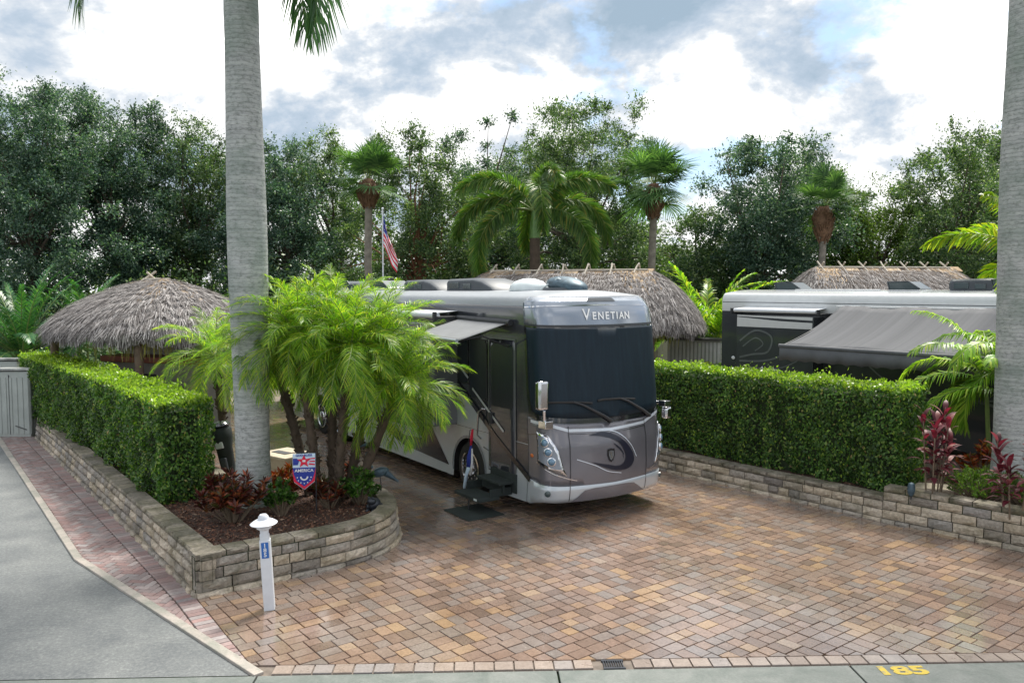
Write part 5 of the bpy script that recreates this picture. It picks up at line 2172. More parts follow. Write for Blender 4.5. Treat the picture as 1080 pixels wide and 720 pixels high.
# --- passenger side
# dark panel running down to the diagonal on the silver skirt
decal('side_panel', [side_poly([(-2.35, 1.24), (-1.62, 1.24), (-.36, .70), (-.36, 1.24)][::1] if False else [(-1.62, 1.24), (-.45, .66), (-.36, .66), (-.36, 1.24)])], M['dark_paint'], body, .004, .12)
decal('silver_wedge', [side_poly([(-3.3, 1.26), (-1.64, 1.26), (-2.35, 1.72), (-2.8, 1.9), (-3.3, 1.9)])], M['silver'], body, .004, .12)
decal('diagonal_stripe', [side_poly(strip([(-2.95, 2.1), (-2.35, 1.76), (-1.5, 1.22), (-.46, .66)], .09))], M['black_gloss'], body, .026, .12)
decal('diagonal_pinstripe', [side_poly(strip([(-2.85, 2.45), (-2.45, 2.2)], .05)), side_poly(strip([(-2.3, 2.02), (-1.25, 1.36)], .045))], M['silver'], body, .027, .12)
decal('skirt_swoosh', [side_poly([(-3.22, .42), (-4.1, 1.22), (-4.7, 1.22), (-4.35, .78), (-5.2, .72), (-6.4, 1.0), (-7.4, 1.2), (-6.6, .82), (-5.2, .5)]), side_poly([(-5.2, 1.2), (-4.6, .95), (-6.0, .92), (-6.9, 1.2)])], M['black_gloss'], body, .006, .12)
decal('skirt_line', [side_poly(strip([(-12.4, .42), (-11.0, .42)], .015)), side_poly(strip([(-1.95, .98), (-1.2, .82)], .014)), side_poly(strip([(-6.9, .75), (-4.7, .62)], .02))], M['black_gloss'], body, .008, .12)
decal('arch_trim', [[(sx(-2.46) + (.57 + d_) * math.cos(a), .49 + (.57 + d_) * math.sin(a)) for d_, rng in ((0.0, np.linspace(-.2, PI + .2, 18)), (.05, np.linspace(PI + .2, -.2, 18))) for a in rng]], M['cap_silver'], body, .012, .08)
# door
dr = decal('door', [side_poly(rbox_poly(-1.74, -.90, .62, 2.98, .06))], M['dark_paint'], body, .012, .12, solid=.012)
decal('door_frame', [side_poly(p) for p in frame_polys(-1.76, -.88, .6, 3.0, .022)], M['swirl'], dr, .0135, .2)
decal('door_glass', [side_poly(rbox_poly(-1.66, -.97, 1.78, 2.9, .06))], M['glass'], dr, .018, .15)
b = MB()
b.box((-1.66, -1.33, 1.55), (.1, .05, .2))
b.build('door_handle', M['black_plastic'], dr, bevel=.012)
for (x0, x1, z0, z1) in ((-2.42, -1.84, 1.85, 2.92), (-2.86, -2.5, 2.1, 2.92)):
    w_ = decal('window', [side_poly(rbox_poly(x0, x1, z0, z1, .05))], M['glass'], body, .012, .15)
    decal('window_frame', [side_poly(p) for p in frame_polys(x0 - .02, x1 + .02, z0 - .02, z1 + .02, .022)], M['black_plastic'], w_, .014, .2)
b = MB()
b.tube([(-1.86, -1.31, 1.68), (-1.87, -1.38, 1.70), (-1.98, -1.39, 1.62), (-2.02, -1.39, 1.2), (-2.02, -1.31, 1.12)], .018, 8)
b.build('grab_rail', M['chrome'], body, smooth=50)
b = MB()
b.ellipsoid((-.42, -1.30, 1.08), (.05, .02, .035))
b.build('marker_lamp', M['amber'], body, smooth=60)
# steps
st = MB()
st.box((-1.28, -1.22, .5), (.84, .2, .34))
so = st.build('entry_step', M['mat_black'], body, bevel=.012)
b = MB()
b.box((-1.32, -1.44, .52), (.74, .34, .05)).box((-1.32, -1.50, .42), (.7, .04, .16))
b.build('upper_tread', M['mat_black'], so, bevel=.01)
b = MB()
b.box((-1.42, -1.78, .27), (.84, .42, .055)).box((-1.80, -1.5, .36), (.03, .5, .14)).box((-1.04, -1.5, .36), (.03, .5, .14))
b.build('lower_tread', M['mat_black'], so, bevel=.01)
b = MB()
b.tube([(-1.42, -1.95, .01), (-1.42, -1.93, .25)], .016, 8).box((-1.42, -1.95, .012), (.1, .1, .02))
b.build('step_leg', M['black_plastic'], so)
b = MB()
b.box((-1.12, -1.992, .275), (.1, .006, .035))
b.build('step_light', M['dome'], so)
# slide-out
sl = MB()
sl.box((-5.2, -1.55, 2.24), (4.6, .56, 1.96))
slide = sl.build('slide_out', M['slide_paint'], rv, bevel=.03)
b = MB()
b.box((-3.5, -1.835, 2.5), (.9, .014, .62))
b.build('window', M['glass'], slide, bevel=.004)
b = MB()
b.box((-5.9, -1.835, 2.5), (1.6, .014, .62))
b.build('window', M['glass'], slide, bevel=.004)
b = MB()
b.tube([(-2.8, -1.78, 3.36), (-7.6, -1.78, 3.36)], .055, 12)
b.add([(-2.85, -1.3, 3.44), (-2.85, -1.78, 3.41), (-7.55, -1.78, 3.41), (-7.55, -1.3, 3.44)], [(0, 1, 2, 3)])
tp = b.build('topper_awning', M['white_paint'], slide, smooth=40)
b = MB()
b.box((-2.80, -1.62, 3.3), (.05, .5, .09)).box((-2.80, -1.84, 3.36), (.06, .07, .14)).box((-2.7, -1.33, 3.28), (.3, .08, .16))
b.build('topper_bracket', M['black_plastic'], slide, bevel=.01)
b = MB()
b.box((-2.87, -1.57, 2.5), (.03, .5, 1.3))
b.build('slide_seal', M['swirl'], slide)
# roof side rail
b = MB()
b.tube([(-12.2, -1.31, 3.40), (-3.2, -1.31, 3.40)], .04, 8)
b.build('awning_rail', M['white_paint'], rv, smooth=40)
# door awning
b = MB()
b.tube([(-2.75, -1.36, 3.31), (-.98, -1.36, 3.28)], .055, 12)
aw = b.build('door_awning', M['black_plastic'], rv, smooth=40)
b = MB()
A_ = [(-2.65, -1.38, 3.3), (-1.05, -1.38, 3.27), (-1.05, -2.38, 3.0), (-2.65, -2.38, 3.03)]
V = []
for i in range(9):
    for k in range(7):
        u, v = i / 8, k / 6
        p = Vector(A_[0]) * (1 - u) * (1 - v) + Vector(A_[1]) * u * (1 - v) + Vector(A_[2]) * u * v + Vector(A_[3]) * (1 - u) * v
        V.append((p.x, p.y, p.z - .03 * math.sin(PI * u) * math.sin(PI * v)))
b.add(V, [(i * 7 + k, i * 7 + k + 1, (i + 1) * 7 + k + 1, (i + 1) * 7 + k) for i in range(8) for k in range(6)])
b.build('awning_fabric', M['awning_fabric'], aw, smooth=60, solid=.006)
b = MB()
b.tube([A_[3], A_[2]], .03, 10)
b.build('awning_roller', M['cap_silver'], aw, smooth=50)
for xx in (-2.6, -1.1):
    b = MB()
    b.tube([(xx, -1.33, 2.86), (xx, -1.85, 3.06), (xx, -2.36, 3.0)], .015, 6)
    b.build('awning_arm', M['black_plastic'], aw)
# other side details (seen only from elsewhere)
decal('window', [[(-sx(-2.2), 1.9), (-sx(-1.2), 1.9), (-sx(-1.2), 2.9), (-sx(-2.2), 2.9)][::-1]], M['glass'], body, .01, .2)


# --- roof gear
def ac_unit(parent, x, y, z, L, w=.8, h=.3, rot=0):
    b = MB()
    n = 10
    prof = [(-L / 2, 0), (-L / 2, h * .78), (-L / 2 + .06, h * .95), (L * .1, h), (L * .28, h * .8), (L / 2 - .05, h * .28), (L / 2, .02)]
    for i in range(len(prof) - 1):
        pass
    V, F = [], []
    for sy, kx in ((-1, .94), (-.8, 1), (.8, 1), (1, .94)):
        for px_, pz in prof:
            zz_ = pz * (.82 if abs(sy) == 1 else 1)
            V.append((x + px_ * kx, y + sy * w / 2, z + zz_))
    m = len(prof)
    for r_ in range(3):
        for i in range(m - 1):
            a = r_ * m + i
            F.append((a, a + 1, a + m + 1, a + m))
    F.append(tuple(range(m - 1, -1, -1)))
    F.append(tuple(3 * m + i for i in range(m)))
    b.add(V, F)
    o = b.build('air_conditioner', M['ac_shroud'], parent, smooth=30, bevel=.02)
    g_ = MB()
    g_.box((x - L / 2 - .004, y, z + h * .42), (.03, w * .8, h * .5))
    g_.box((x - L * .3, y - w / 2 - .002, z + h * .45), (L * .22, .03, h * .5))
    g_.box((x - L * .02, y - w / 2 - .002, z + h * .38), (L * .16, .03, h * .4))
    g_.build('grille', M['ac_dark'], o, bevel=.01)
    return o


def vent_fan(parent, x, y, z, L=.75, w=.6, h=.27):
    b = MB()
    b.box((x, y, z + .05), (L, w, .1))
    o = b.build('roof_vent', M['white_panel'], parent, bevel=.015)
    g_ = MB()
    prof = [(-L / 2 + .02, 0), (-L / 2 - .03, h), (L * .12, h * 1.02), (L / 2, .02)]
    V = []
    for sy in (-1, 1):
        for a, c in prof:
            V.append((x + a, y + sy * w * .48, z + .09 + c))
    g_.add(V, [(0, 1, 2, 3), (7, 6, 5, 4), (0, 4, 5, 1), (1, 5, 6, 2), (2, 6, 7, 3), (3, 7, 4, 0)])
    g_.build('vent_cover', M['ac_dark'], o, bevel=.02)
    f_ = MB()
    f_.tube([(x - L / 2 - .03, y - w * .49, z + .09 + h), (x + L * .12, y - w * .49, z + .1 + h), (x + L / 2, y - w * .49, z + .11)], .014, 6)
    f_.tube([(x - L / 2 - .03, y - w * .49, z + .09 + h), (x - L / 2 + .02, y - w * .49, z + .1)], .014, 6)
    f_.build('vent_frame', M['ac_shroud'], o)
    return o


ZR = 3.80
ac_unit(rv, -3.95, 0, ZR + .01, 1.9, .85, .27)
ac_unit(rv, -6.1, 0, ZR + .01, 1.7, .85, .26)
vent_fan(rv, -8.7, .1, ZR - .02, 1.1, .7, .2)
vent_fan(rv, -11.0, .1, ZR - .02, .9, .6, .2)
ac_unit(rv, -9.9, .0, ZR + .01, 1.0, .8, .22)
b = MB()
b.lathe([(.36, 0), (.38, .04), (.36, .12), (.27, .2), (.12, .25), (.001, .26)], (-2.15, -.15, ZR), 28)
b.build('antenna_dome', M['dome'], rv, smooth=70)
b = MB()
b.lathe([(.42, 0), (.43, .04), (.40, .1)], (-1.35, .1, ZR - .02), 24)
do = b.build('satellite_dish', M['ac_shroud'], rv, smooth=50)
b = MB()
b.ellipsoid((-1.3, .1, ZR + .12), (.5, .3, .16), rot=Matrix.Rotation(R(8), 3, 'Y'))
b.build('dish_cover', M['verdigris'], do, smooth=80)
b = MB()
for k in range(5):
    b.tube([(-1.7, -.2 + k * .12, ZR + .05), (-1.3, -.1 + k * .1, ZR + .25), (-.95, 0 + k * .06, ZR + .08)], .018, 6)
b.build('dish_rib', M['dome'], do, smooth=50)


# ------------------------------------------------------------------ second motorhome
A2 = R(37)
fw = Vector((math.sin(A2), -math.cos(A2)))
lf = Vector((math.cos(A2), math.sin(A2)))
rc = Vector((6.02, 23.25))
o2 = rc + fw * RLEN + lf * HWID
rv2, body2 = motorhome('motorhome', 'white and black motorhome with a big grey awning pulled out behind the hedge', (o2.x, o2.y, 0), -(PI / 2 - A2), M['slate_paint'], M['white_panel'], M['slate_paint'], M['slate_paint'], roof_from=3.24)


body2 = rv2


def P2(t0, t1, z0, z1):
    return side_poly([(-RLEN + t0, z0), (-RLEN + t1, z0), (-RLEN + t1, z1), (-RLEN + t0, z1)])


decal('side_swirl', [side_poly(strip(curve_pts([(-4.6, 1.2), (-5.4, 1.7), (-6.4, 1.9), (-7.4, 1.5)]), .05)), side_poly(strip(curve_pts([(-4.2, .8), (-5.6, 1.4), (-7.0, 1.2)]), .06)), side_poly(strip(curve_pts([(-8.5, 2.3), (-7.6, 1.6), (-6.4, 1.3), (-5, 1.5)]), .04))], M['swirl'], body2, .004, .15)
decal('roof_line', [P2(0.02, 12.0, 3.48, 3.50)], M['swirl'], body2, .004, .3)
decal('rear_seam', [P2(.55, .565, .4, 3.2), P2(.02, .5, 1.05, 1.065)], M['black_gloss'], body2, .004, .3)
b = MB()
b.ellipsoid((-RLEN + .42, -1.31, 1.92), (.06, .02, .05))
b.build('marker_lamp', M['dome'], body2, smooth=60)
decal('vent_grille', [P2(.12, .42, 1.0, 1.32)], M['black_gloss'], body2, .005, .2)
decal('front_glass', [ws], M['glass'], body2, .01, .1)
decal('window', [P2(6.0, 7.2, 1.9, 2.8)], M['glass'], body2, .008, .2)
decal('window', [P2(8.2, 9.2, 1.9, 2.8)], M['glass'], body2, .008, .2)
d2 = decal('door', [P2(10.6, 11.4, .6, 2.9)], M['slate_paint'], body2, .01, .2)
# slide-out of the second one
sb_ = MB()
sb_.box((-RLEN + 2.05, -1.53, 2.16), (2.35, .5, 2.0))
sl2 = sb_.build('slide_out', M['slate_paint'], rv2, bevel=.02)
fy = -1.785


def slidemap(x, z, off):
    return Vector((-RLEN + x, fy - off, z))


decal('slide_white_band', [[(.9, 2.84), (3.2, 2.84), (3.2, 3.0), (2.3, 3.02), (.9, 3.1)], [(.9, 3.12), (3.2, 3.06), (3.2, 3.14), (.9, 3.15)]], M['white_panel'], sl2, .004, .4, mapf=slidemap)
decal('slide_swirl', [strip(curve_pts([(1.0, 2.45), (1.5, 2.75), (2.0, 2.6), (1.9, 2.2), (1.4, 2.1), (1.0, 2.0)]), .05), strip(curve_pts([(1.1, 2.3), (1.5, 2.55), (1.75, 2.4), (1.5, 2.2)]), .035), strip(curve_pts([(1.0, 1.9), (2.0, 2.0), (3.1, 2.5)]), .05), strip(curve_pts([(1.3, 1.75), (2.3, 1.8), (3.1, 2.2)]), .03)], M['swirl'], sl2, .006, .3, mapf=slidemap)
decal('slide_red_base', [[(.9, 1.17), (3.2, 1.17), (3.2, 1.42), (.9, 1.55)]], M['dark_red'], sl2, .006, .4, mapf=slidemap)
V, F = text_polys('Aspire', .2, .3, .004)
MB().add([slidemap(1.95 + v[0] * 1.3, 1.72 + v[1], .009) for v in V], F).build('lettering', M['white_paint'], sl2)
b = MB()
b.tube([(-RLEN + .8, fy, 3.28), (-RLEN + 3.3, fy, 3.28)], .05, 10)
b.add([(-RLEN + .82, -1.3, 3.36), (-RLEN + .82, fy, 3.33), (-RLEN + 3.28, fy, 3.33), (-RLEN + 3.28, -1.3, 3.36)], [(0, 1, 2, 3)])
b.build('topper_awning', M['white_paint'], sl2, smooth=40)
b = MB()
for xx in (.72, 3.36):
    b.box((-RLEN + xx, fy, 3.26), (.05, .1, .16)).box((-RLEN + xx, -1.5, 3.2), (.04, .4, .07))
b.build('topper_bracket', M['black_plastic'], sl2, bevel=.01)
# large awning
b = MB()
b.box((-RLEN + 7.4, -1.36, 3.37), (7.6, .12, .14))
aw2 = b.build('awning', M['white_panel'], rv2, bevel=.02)
n, m_ = 70, 10
V = []
rr = random.Random(3)
for i in range(n + 1):
    for k in range(m_ + 1):
        u, v = i / n, k / m_
        x = -RLEN + 3.75 + 7.3 * u
        y = -1.42 - 2.45 * v
        z = 3.42 - .86 * v - .10 * math.sin(PI * v) * (1 - .0 * u) + .012 * math.sin(u * 95 + v * 2) * (1 - .5 * v) + .02 * math.sin(u * 31)
        V.append((x, y, z))
MB().add(V, [(i * (m_ + 1) + k, i * (m_ + 1) + k + 1, (i + 1) * (m_ + 1) + k + 1, (i + 1) * (m_ + 1) + k) for i in range(n) for k in range(m_)]).build('awning_fabric', M['awning_grey'], aw2, smooth=60, solid=.006)
b = MB()
b.tube([(-RLEN + 3.7, -3.88, 2.55), (-RLEN + 11.1, -3.88, 2.55)], .045, 10)
b.build('awning_roller', M['valance'], aw2, smooth=50)
V, F = [], []
n = 150
for i in range(n + 1):
    u = i / n
    x = -RLEN + 3.72 + 7.35 * u
    zb = 2.2 + .035 * abs(math.sin(u * PI * 22))
    V += [(x, -3.9, 2.53), (x, -3.905 + .012 * math.sin(u * 70), (2.53 + zb) / 2), (x, -3.9 + .02 * math.sin(u * 70), zb)]
for i in range(n):
    for k in range(2):
        a = i * 3 + k
        F.append((a, a + 1, a + 4, a + 3))
MB().add(V, F).build('valance', M['valance'], aw2, smooth=60, solid=.004)
for xx in (3.8, 11.0):
    b = MB()
    b.tube([(-RLEN + xx, -1.38, 3.1), (-RLEN + xx, -2.6, 2.9), (-RLEN + xx, -3.86, 2.55)], .02, 6)
    b.build('awning_arm', M['black_plastic'], aw2)
vent_fan(rv2, -RLEN + 1.6, -.2, ZR - .06, .8, .6, .2)
vent_fan(rv2, -RLEN + 4.9, -.3, ZR - .06, .8, .6, .2)
ac_unit(rv2, -RLEN + 6.6, 0, ZR, 1.5, .85, .3)
vent_fan(rv2, -RLEN + 7.4, -.5, ZR - .05, .85, .6, .22)
b = MB()
b.tube([(-RLEN + 1.9, -.6, ZR + .02), (-RLEN + 4.3, -.6, ZR + .02)], .03, 8)
b.build('roof_rail', M['white_panel'], rv2)

# ================================================================== SMALLER THINGS
# doormat
q = LT(7.85, -11.28)
ma = thing('doormat', 'black rubber doormat lying on the pavers below the entry steps', 'mat', (-.66, 13.75, .02), -R(56))
MB().box((0, 0, .008), (.85, .72, .016)).build('mat_surface', M['mat_black'], ma, bevel=.006)
# flag banner by the wheel
wf = thing('wind_spinner', 'drooping patriotic windsock hanging on a thin pole beside the front wheel', 'windsock', (-.82, 14.72, 0), 0)
b = MB()
b.tube([(0, 0, 0), (0, 0, .85), (.05, 0, 1.28), (.12, -.03, 1.3)], .008, 6)
b.build('pole', M['dark_bronze'], wf)


def ribbon(path, w, mat, name, par):
    V, F = [], []
    for i, (x, y, z, ww, tw) in enumerate(path):
        ww *= .62
        V += [(x - ww * math.cos(tw), y - ww * math.sin(tw), z), (x + ww * math.cos(tw), y + ww * math.sin(tw), z)]
    F = [(2 * i, 2 * i + 1, 2 * i + 3, 2 * i + 2) for i in range(len(path) - 1)]
    return MB().add(V, F).build(name, mat, par, smooth=80, solid=.003)


ribbon([(.1, -.03, 1.3, .03, 0), (.08, -.03, 1.15, .05, .4), (.07, -.03, 1.0, .04, .9)], 0, M['cloth_red'], 'red_band', wf)
ribbon([(.07, -.03, 1.0, .04, .9), (.05, -.03, .8, .09, .2), (.03, -.03, .6, .08, -.3)], 0, M['cloth_blue'], 'blue_band', wf)
ribbon([(.03, -.03, .6, .07, -.3), (-.02, -.03, .45, .05, .3), (-.05, -.03, .25, .06, .7), (-.06, -.03, .15, .02, .5)], 0, M['cloth_pale'], 'white_band', wf)
ribbon([(.09, -.05, .95, .02, 0), (.09, -.05, .7, .035, .4), (.06, -.05, .45, .03, 0)], 0, M['cloth_white'], 'streamer', wf)

# address post
ps = thing('address_post', 'white address post with domed lamp top and blue number plate by the planter corner', 'post', (-2.915, 9.54, .016), R(12), tilt=(0.02, -0.045))
MB().box((0, 0, .43), (.125, .125, .86)).build('post_shaft', M['white_paint'], ps, bevel=.008)
b = MB()
b.lathe([(.058, .86), (.058, .92), (.05, .94), (.052, .98), (.085, 1.0), (.09, 1.025), (.07, 1.03), (.075, 1.05), (.155, 1.05), (.16, 1.06), (.125, 1.085), (.085, 1.105), (.065, 1.11), (.06, 1.14), (.04, 1.165), (.001, 1.175)], (0, 0, 0), 32)
b.build('lamp_top', M['white_paint'], ps, smooth=35)
b = MB()
b.box((0, -.066, .745), (.082, .008, .19))
sg = b.build('number_plate', M['blue_sign'], ps, bevel=.002)
mb = MB()
for ch, zz_ in (('1', .805), ('8', .748), ('5', .691)):
    V, F = text_polys(ch, .068, 0, .002)
    mb.add([(v[0] * 1.1, -.0715, zz_ + v[1]) for v in V], F)
mb.build('digits', M['white_paint'], sg)

# garden flag
gf = thing('garden_flag', 'red, white and blue garden flag with a star on a black stand in the planter', 'garden flag', (at(318, 12.0).x, 12.0, .43), R(8))
b = MB()
b.tube([(.17, .02, -.05), (.17, .02, .98), (-.17, .02, .985)], .008, 6)
b.build('stand', M['dark_bronze'], gf)
fo = [(-.165, .97), (.165, .97), (.165, .66), (.15, .54), (0, .42), (-.15, .54), (-.165, .66)]


def flat(z_off):
    return lambda x, z, off: Vector((x, .008 - off + .006 * math.sin(x * 14), z))


fm = flat(0)
cl_ = decal('flag_cloth', [[(p[0], p[1]) for p in fo][::-1]], M['cloth_pale'], gf, .0, .04, solid=.003, mapf=fm)
decal('blue_shield', [[(-.165, .75), (-.165, .66), (-.15, .55), (0, .43), (.15, .55), (.165, .66), (.165, .75)]], M['cloth_red'], cl_, .003, .04, mapf=fm)
decal('blue_field', [[(-.165, .76), (-.15, .66), (-.11, .56), (0, .475), (.11, .56), (.15, .66), (.165, .76)]], M['cloth_blue'], cl_, .005, .04, mapf=fm)
star = []
for k in range(10):
    rr_ = .105 if k % 2 == 0 else .045
    a = PI / 2 + k * PI / 5
    star.append((rr_ * math.cos(a), .855 + rr_ * math.sin(a)))
decal('star', [star], M['cloth_red'], cl_, .007, .03, mapf=fm)
decal('red_stripe', [[(.06, .80), (.16, .79), (.16, .81), (.08, .825)], [(.08, .84), (.16, .84), (.16, .86), (.08, .86)], [(.07, .88), (.16, .885), (.16, .905), (.05, .895)]], M['cloth_red'], cl_, .004, .04, mapf=fm)
decal('blue_canton', [[(-.16, .8), (-.09, .8), (-.07, .86), (-.1, .9), (-.16, .9)]], M['cloth_blue'], cl_, .004, .04, mapf=fm)
decal('white_mark', [strip(arc(0, .625, .05, 180, 360, 8), .022), [(-.02, .845), (.02, .845), (.022, .875), (-.022, .875)]] + [[(.1 * math.cos(R(a)) - .008, .62 + .1 * math.sin(R(a)) - .008), (.1 * math.cos(R(a)) + .008, .62 + .1 * math.sin(R(a)) - .008), (.1 * math.cos(R(a)) + .008, .62 + .1 * math.sin(R(a)) + .008), (.1 * math.cos(R(a)) - .008, .62 + .1 * math.sin(R(a)) + .008)] for a in (185, 212, 241, 270, 299, 328, 355)], M['cloth_white'], cl_, .009, .03, mapf=fm)
mb = MB()
for tx, zz_, s_, mt in (('AMERICA', .715, .062, 0), ('GOD BLESS', .945, .045, 1)):
    V, F = text_polys(tx, s_, 0, .0015)
    mb.add([fm(v[0] * 1.05, zz_ + v[1], .010) for v in V], F, mt)
mb.build('lettering', [M['cloth_white'], M['cloth_blue']], cl_)

# small statues in the bed
fr_ = thing('frog_statue', 'dark crouching frog statue on the end of the curved planter wall', 'statue', (at(393, 12.35).x, 12.35, .44), R(-20))
b = MB()
b.ellipsoid((0, 0, .1), (.09, .12, .1)).ellipsoid((0, -.09, .17), (.07, .07, .06)).ellipsoid((-.035, -.11, .225), (.022, .022, .022)).ellipsoid((.035, -.11, .225), (.022, .022, .022))
b.ellipsoid((-.09, .02, .06), (.05, .09, .06)).ellipsoid((.09, .02, .06), (.05, .09, .06)).ellipsoid((-.05, -.13, .03), (.03, .05, .03)).ellipsoid((.05, -.13, .03), (.03, .05, .03))
b.build('frog_body', M['dark_bronze'], fr_, smooth=80)
he = thing('heron_statue', 'weathered blue-green metal heron statue with a curved neck between the date palm stems', 'statue', (at(399, 13.2).x, 13.2, .43), R(10))
b = MB()
b.ellipsoid((0, 0, .42), (.15, .06, .08), rot=Matrix.Rotation(R(-18), 3, 'Y'))
b.tube([(-.14, 0, .48), (-.24, 0, .6), (-.2, 0, .74), (-.1, 0, .8), (-.08, 0, .86), (-.14, 0, .9), (-.2, 0, .89), (-.36, 0, .84)], [.05, .035, .028, .025, .026, .034, .03, .004], 8)
b.tube([(.1, 0, .4), (.3, 0, .25)], [.06, .015], 8)
b.build('heron_body', M['verdigris'], he, smooth=70)
for yy in (-.03, .03):
    MB().tube([(0, yy, .36), (.02, yy, .18), (0, yy, 0), (-.06, yy, 0)], .009, 6).build('leg', M['dark_bronze'], he)

# objects behind the royal palm
gb = thing('golf_bag', 'black golf travel bag leaning behind the royal palm trunk', 'bag', (at(237, 15.0).x + .02, 15.2, .02), R(-10), tilt=(R(4), R(-9)))
b = MB()
b.lathe([(.12, 0), (.14, .05), (.13, .4), (.15, .85), (.19, 1.05), (.2, 1.2), (.14, 1.28)], (0, 0, 0), 16)
bo = b.build('bag_shell', M['mat_black'], gb, smooth=50)
b = MB()
b.lathe([(.15, 1.25), (.19, 1.3), (.15, 1.36), (.02, 1.38)], (0, 0, 0), 16)
b.build('bag_hood', M['black_gloss'], gb, smooth=50)
b = MB()
b.box((0, -.15, .95), (.16, .05, .14))
b.build('pocket', M['dome'], gb, bevel=.02)
MB().box((.03, -.16, .55), (.12, .06, .3)).build('pocket', M['ac_shroud'], gb, bevel=.02)
bb = thing('planter_box', 'beige stone box with a dark slot beside the royal palm behind the croton', 'planter box', (at(299, 14.6).x, 14.6, .0), R(-38))
b = MB()
b.box((0, 0, .42), (.75, .6, .84)).box((0, 0, .86), (.83, .68, .06))
b.build('box_body', M['beige'], bb, bevel=.015)
MB().box((-.05, -.05, .895), (.4, .16, .012)).build('slot', M['shed_dark'], bb)

# storage lockers
def locker(name, label, loc, rz, w, d, h, colr, lidtilt=R(4)):
    root = thing(name, label, 'storage locker', loc, rz)
    b = MB()
    b.box((0, 0, h / 2), (w, d, h))
    bo_ = b.build('locker_body', M[colr], root, bevel=.02)
    b = MB()
    n = 7
    for i in range(n):
        x = -w / 2 + w * (i + .5) / n
        b.box((x, -d / 2 - .006, h * .48), (w / n * .7, .016, h * .86))
    for i in range(5):
        y = -d / 2 + d * (i + .5) / 5
        b.box((w / 2 + .006, y, h * .48), (.016, d / 5 * .7, h * .86))
    b.build('panel_ribs', M[colr], bo_, bevel=.006)
    b = MB()
    b.box((0, 0, h + .03), (w + .08, d + .1, .07), rot=Matrix.Rotation(-lidtilt, 3, 'X'))
    b.build('lid', M['shed_lid'], root, bevel=.02)
    b = MB()
    b.box((-.02, -d / 2 - .012, h * .5), (.012, .02, h * .9))
    b.build('door_gap', M['shed_dark'], root)
    for zz_ in (.12, .5, .86):
        MB().box((-w / 2 + .05, -d / 2 - .022, h * zz_), (.04, .02, .1)).build('hinge', M['shed_dark'], root, bevel=.004)
    for zz_ in (.14, .16):
        pass
    MB().tube([(.12, -d / 2 - .03, h * .18), (.4, -d / 2 - .03, h * .12)], .012, 6).build('latch', M['shed_dark'], root)
    return root


locker('storage_locker', 'tall grey-green plastic storage locker at the far end of the left planter wall', (-13.05, 21.35, .0), R(2), .98, .8, 1.72, 'shed_grey')
locker('storage_locker', 'second storage locker with a pale lid standing further back behind the first', (-14.35, 22.9, .0), R(2), 1.1, .8, 1.85, 'shed_grey')

# grey shed right of the middle hut
sh = thing('garden_shed', 'grey metal shed with flat dark roof between middle thatched hut and white motorhome', 'shed', (at(744, 27.2).x, 27.4, 0), R(-24))
MB().box((-.2, 0, 1.08), (1.75, 1.3, 2.16)).build('wall', M['shed_grey'], sh)
b = MB()
for i in range(14):
    b.box((-1.02 + i * .126, -.655, 1.06), (.07, .02, 2.1))
b.build('corrugation', M['shed_light'], sh)
b = MB()
for i in range(11):
    b.box((.68, 0, .1 + i * .19), (.03, 1.28, .165), rot=Matrix.Rotation(R(5), 3, 'Y'))
b.build('lap_siding', M['shed_light'], sh)
MB().box((-.2, 0, 2.2), (1.95, 1.5, .07)).build('roof', M['shed_dark'], sh, bevel=.01)
# low pale wall behind the middle hut
yw = thing('pale_wall', 'pale stucco wall seen under the eave of the middle thatched hut', 'wall', (at(712, 31).x, 31.2, 0), R(-10))
MB().box((0, 0, 1.05), (3.2, .15, 2.1)).build('wall_panel', M['stucco'], yw)
MB().box((0, 0, 2.13), (3.3, .2, .06)).build('coping', M['shed_light'], yw)
# tan fence panel left of the left hut
fp_ = thing('privacy_fence', 'grey fence panel showing between the left hut and the cycad palm', 'fence', (at(42, 26.5).x, 27.2, 0), R(-10))
MB().box((0, 0, 1.25), (1.6, .06, 2.5)).build('fence_panel', M['fence'], fp_)
for xx in (-.8, .8):
    MB().box((xx, 0, 1.3), (.1, .1, 2.6)).build('post', M['fence'], fp_)

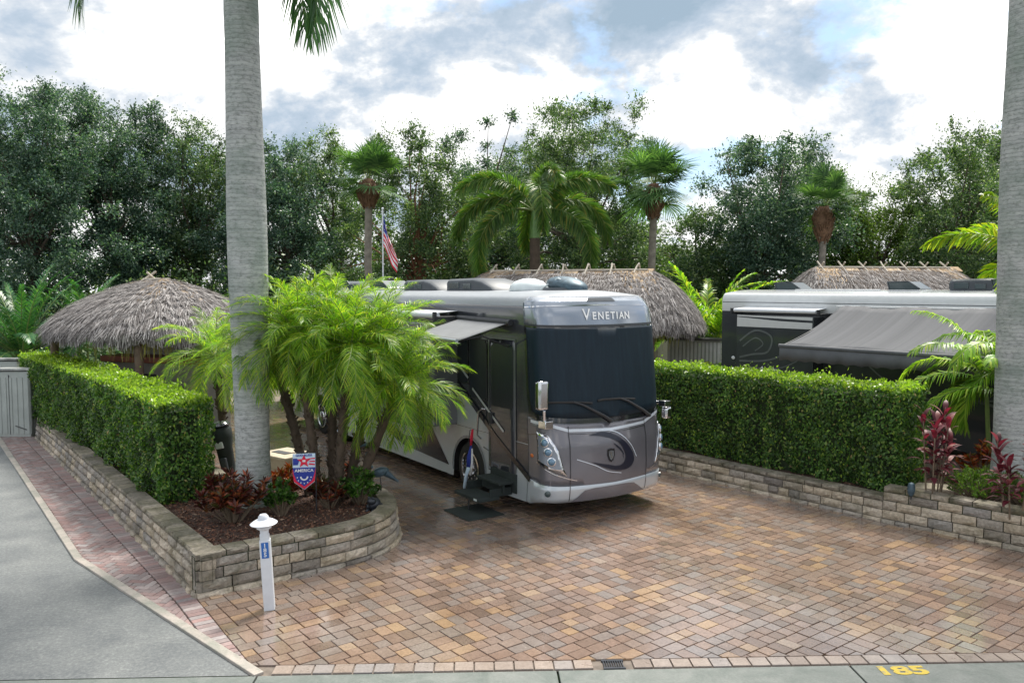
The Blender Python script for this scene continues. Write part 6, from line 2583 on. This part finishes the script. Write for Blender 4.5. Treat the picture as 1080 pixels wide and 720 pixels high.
# flagpole with flag
fg = thing('flagpole', 'white flagpole with a furled American flag behind the motorhome', 'flagpole', (at(404, 26.5).x, 26.5, 0))
b = MB()
b.tube([(0, 0, 0), (.02, 0, hz(222, 26.5))], [.03, .022], 10)
b.ellipsoid((.02, 0, hz(222, 26.5) + .03), (.04, .04, .04))
b.build('pole', M['white_paint'], fg, smooth=50)
# draped flag: a grid hanging in folds
zt = hz(226, 26.5)
nu, nv = 26, 30
V, F, MI = [], [], []
for i in range(nu + 1):
    for k in range(nv + 1):
        u, v = i / nu, k / nv          # u: along fly, v: down hoist
        fold = .10 * math.sin(u * 11 + v * 2.5) * (1 - .25 * v)
        x = .03 + u * (.2 + .2 * v + .14 * math.sin(v * 3.0))
        y = fold * u ** .6
        z = zt - v * 1.02 - u * .95 + .05 * math.sin(u * 8)
        V.append((x, y, z))
for i in range(nu):
    for k in range(nv):
        a = i * (nv + 1) + k
        F.append((a, a + 1, a + nv + 2, a + nv + 1))
        u, v = (i + .5) / nu, (k + .5) / nv
        if u < .4 and v < 7 / 13:
            MI.append(2 if not (int(u * 60) % 4 == 1 and int(v * 60) % 5 == 2) else 1)
        else:
            MI.append(0 if int(v * 13) % 2 == 0 else 1)
mb = MB()
mb.v, mb.f, mb.m = V, F, MI
mb.build('flag', [M['cloth_red'], M['cloth_white'], M['cloth_blue']], fg, smooth=80)

# bed light and flat rock on the right
bl_ = thing('garden_light', 'small blue-grey landscape light on a stake behind the wall step', 'light', (at(967, 12.95).x, 12.95, .4))
MB().tube([(0, 0, 0), (0, 0, .18)], .012, 7).build('stake', M['dark_bronze'], bl_)
MB().lathe([(.03, .12), (.055, .16), (.06, .26), (.045, .32), (.001, .34)], (0, 0, 0), 16).build('lamp_head', M['verdigris'], bl_, smooth=50)
rk = thing('flat_stone', 'flat tan paving stone with a dark hollow behind the wall step', 'stone', (at(992, 13.5).x, 13.6, .42), R(-20))
MB().box((0, 0, .05), (.62, .45, .11)).build('slab', M['beige'], rk, bevel=.03)
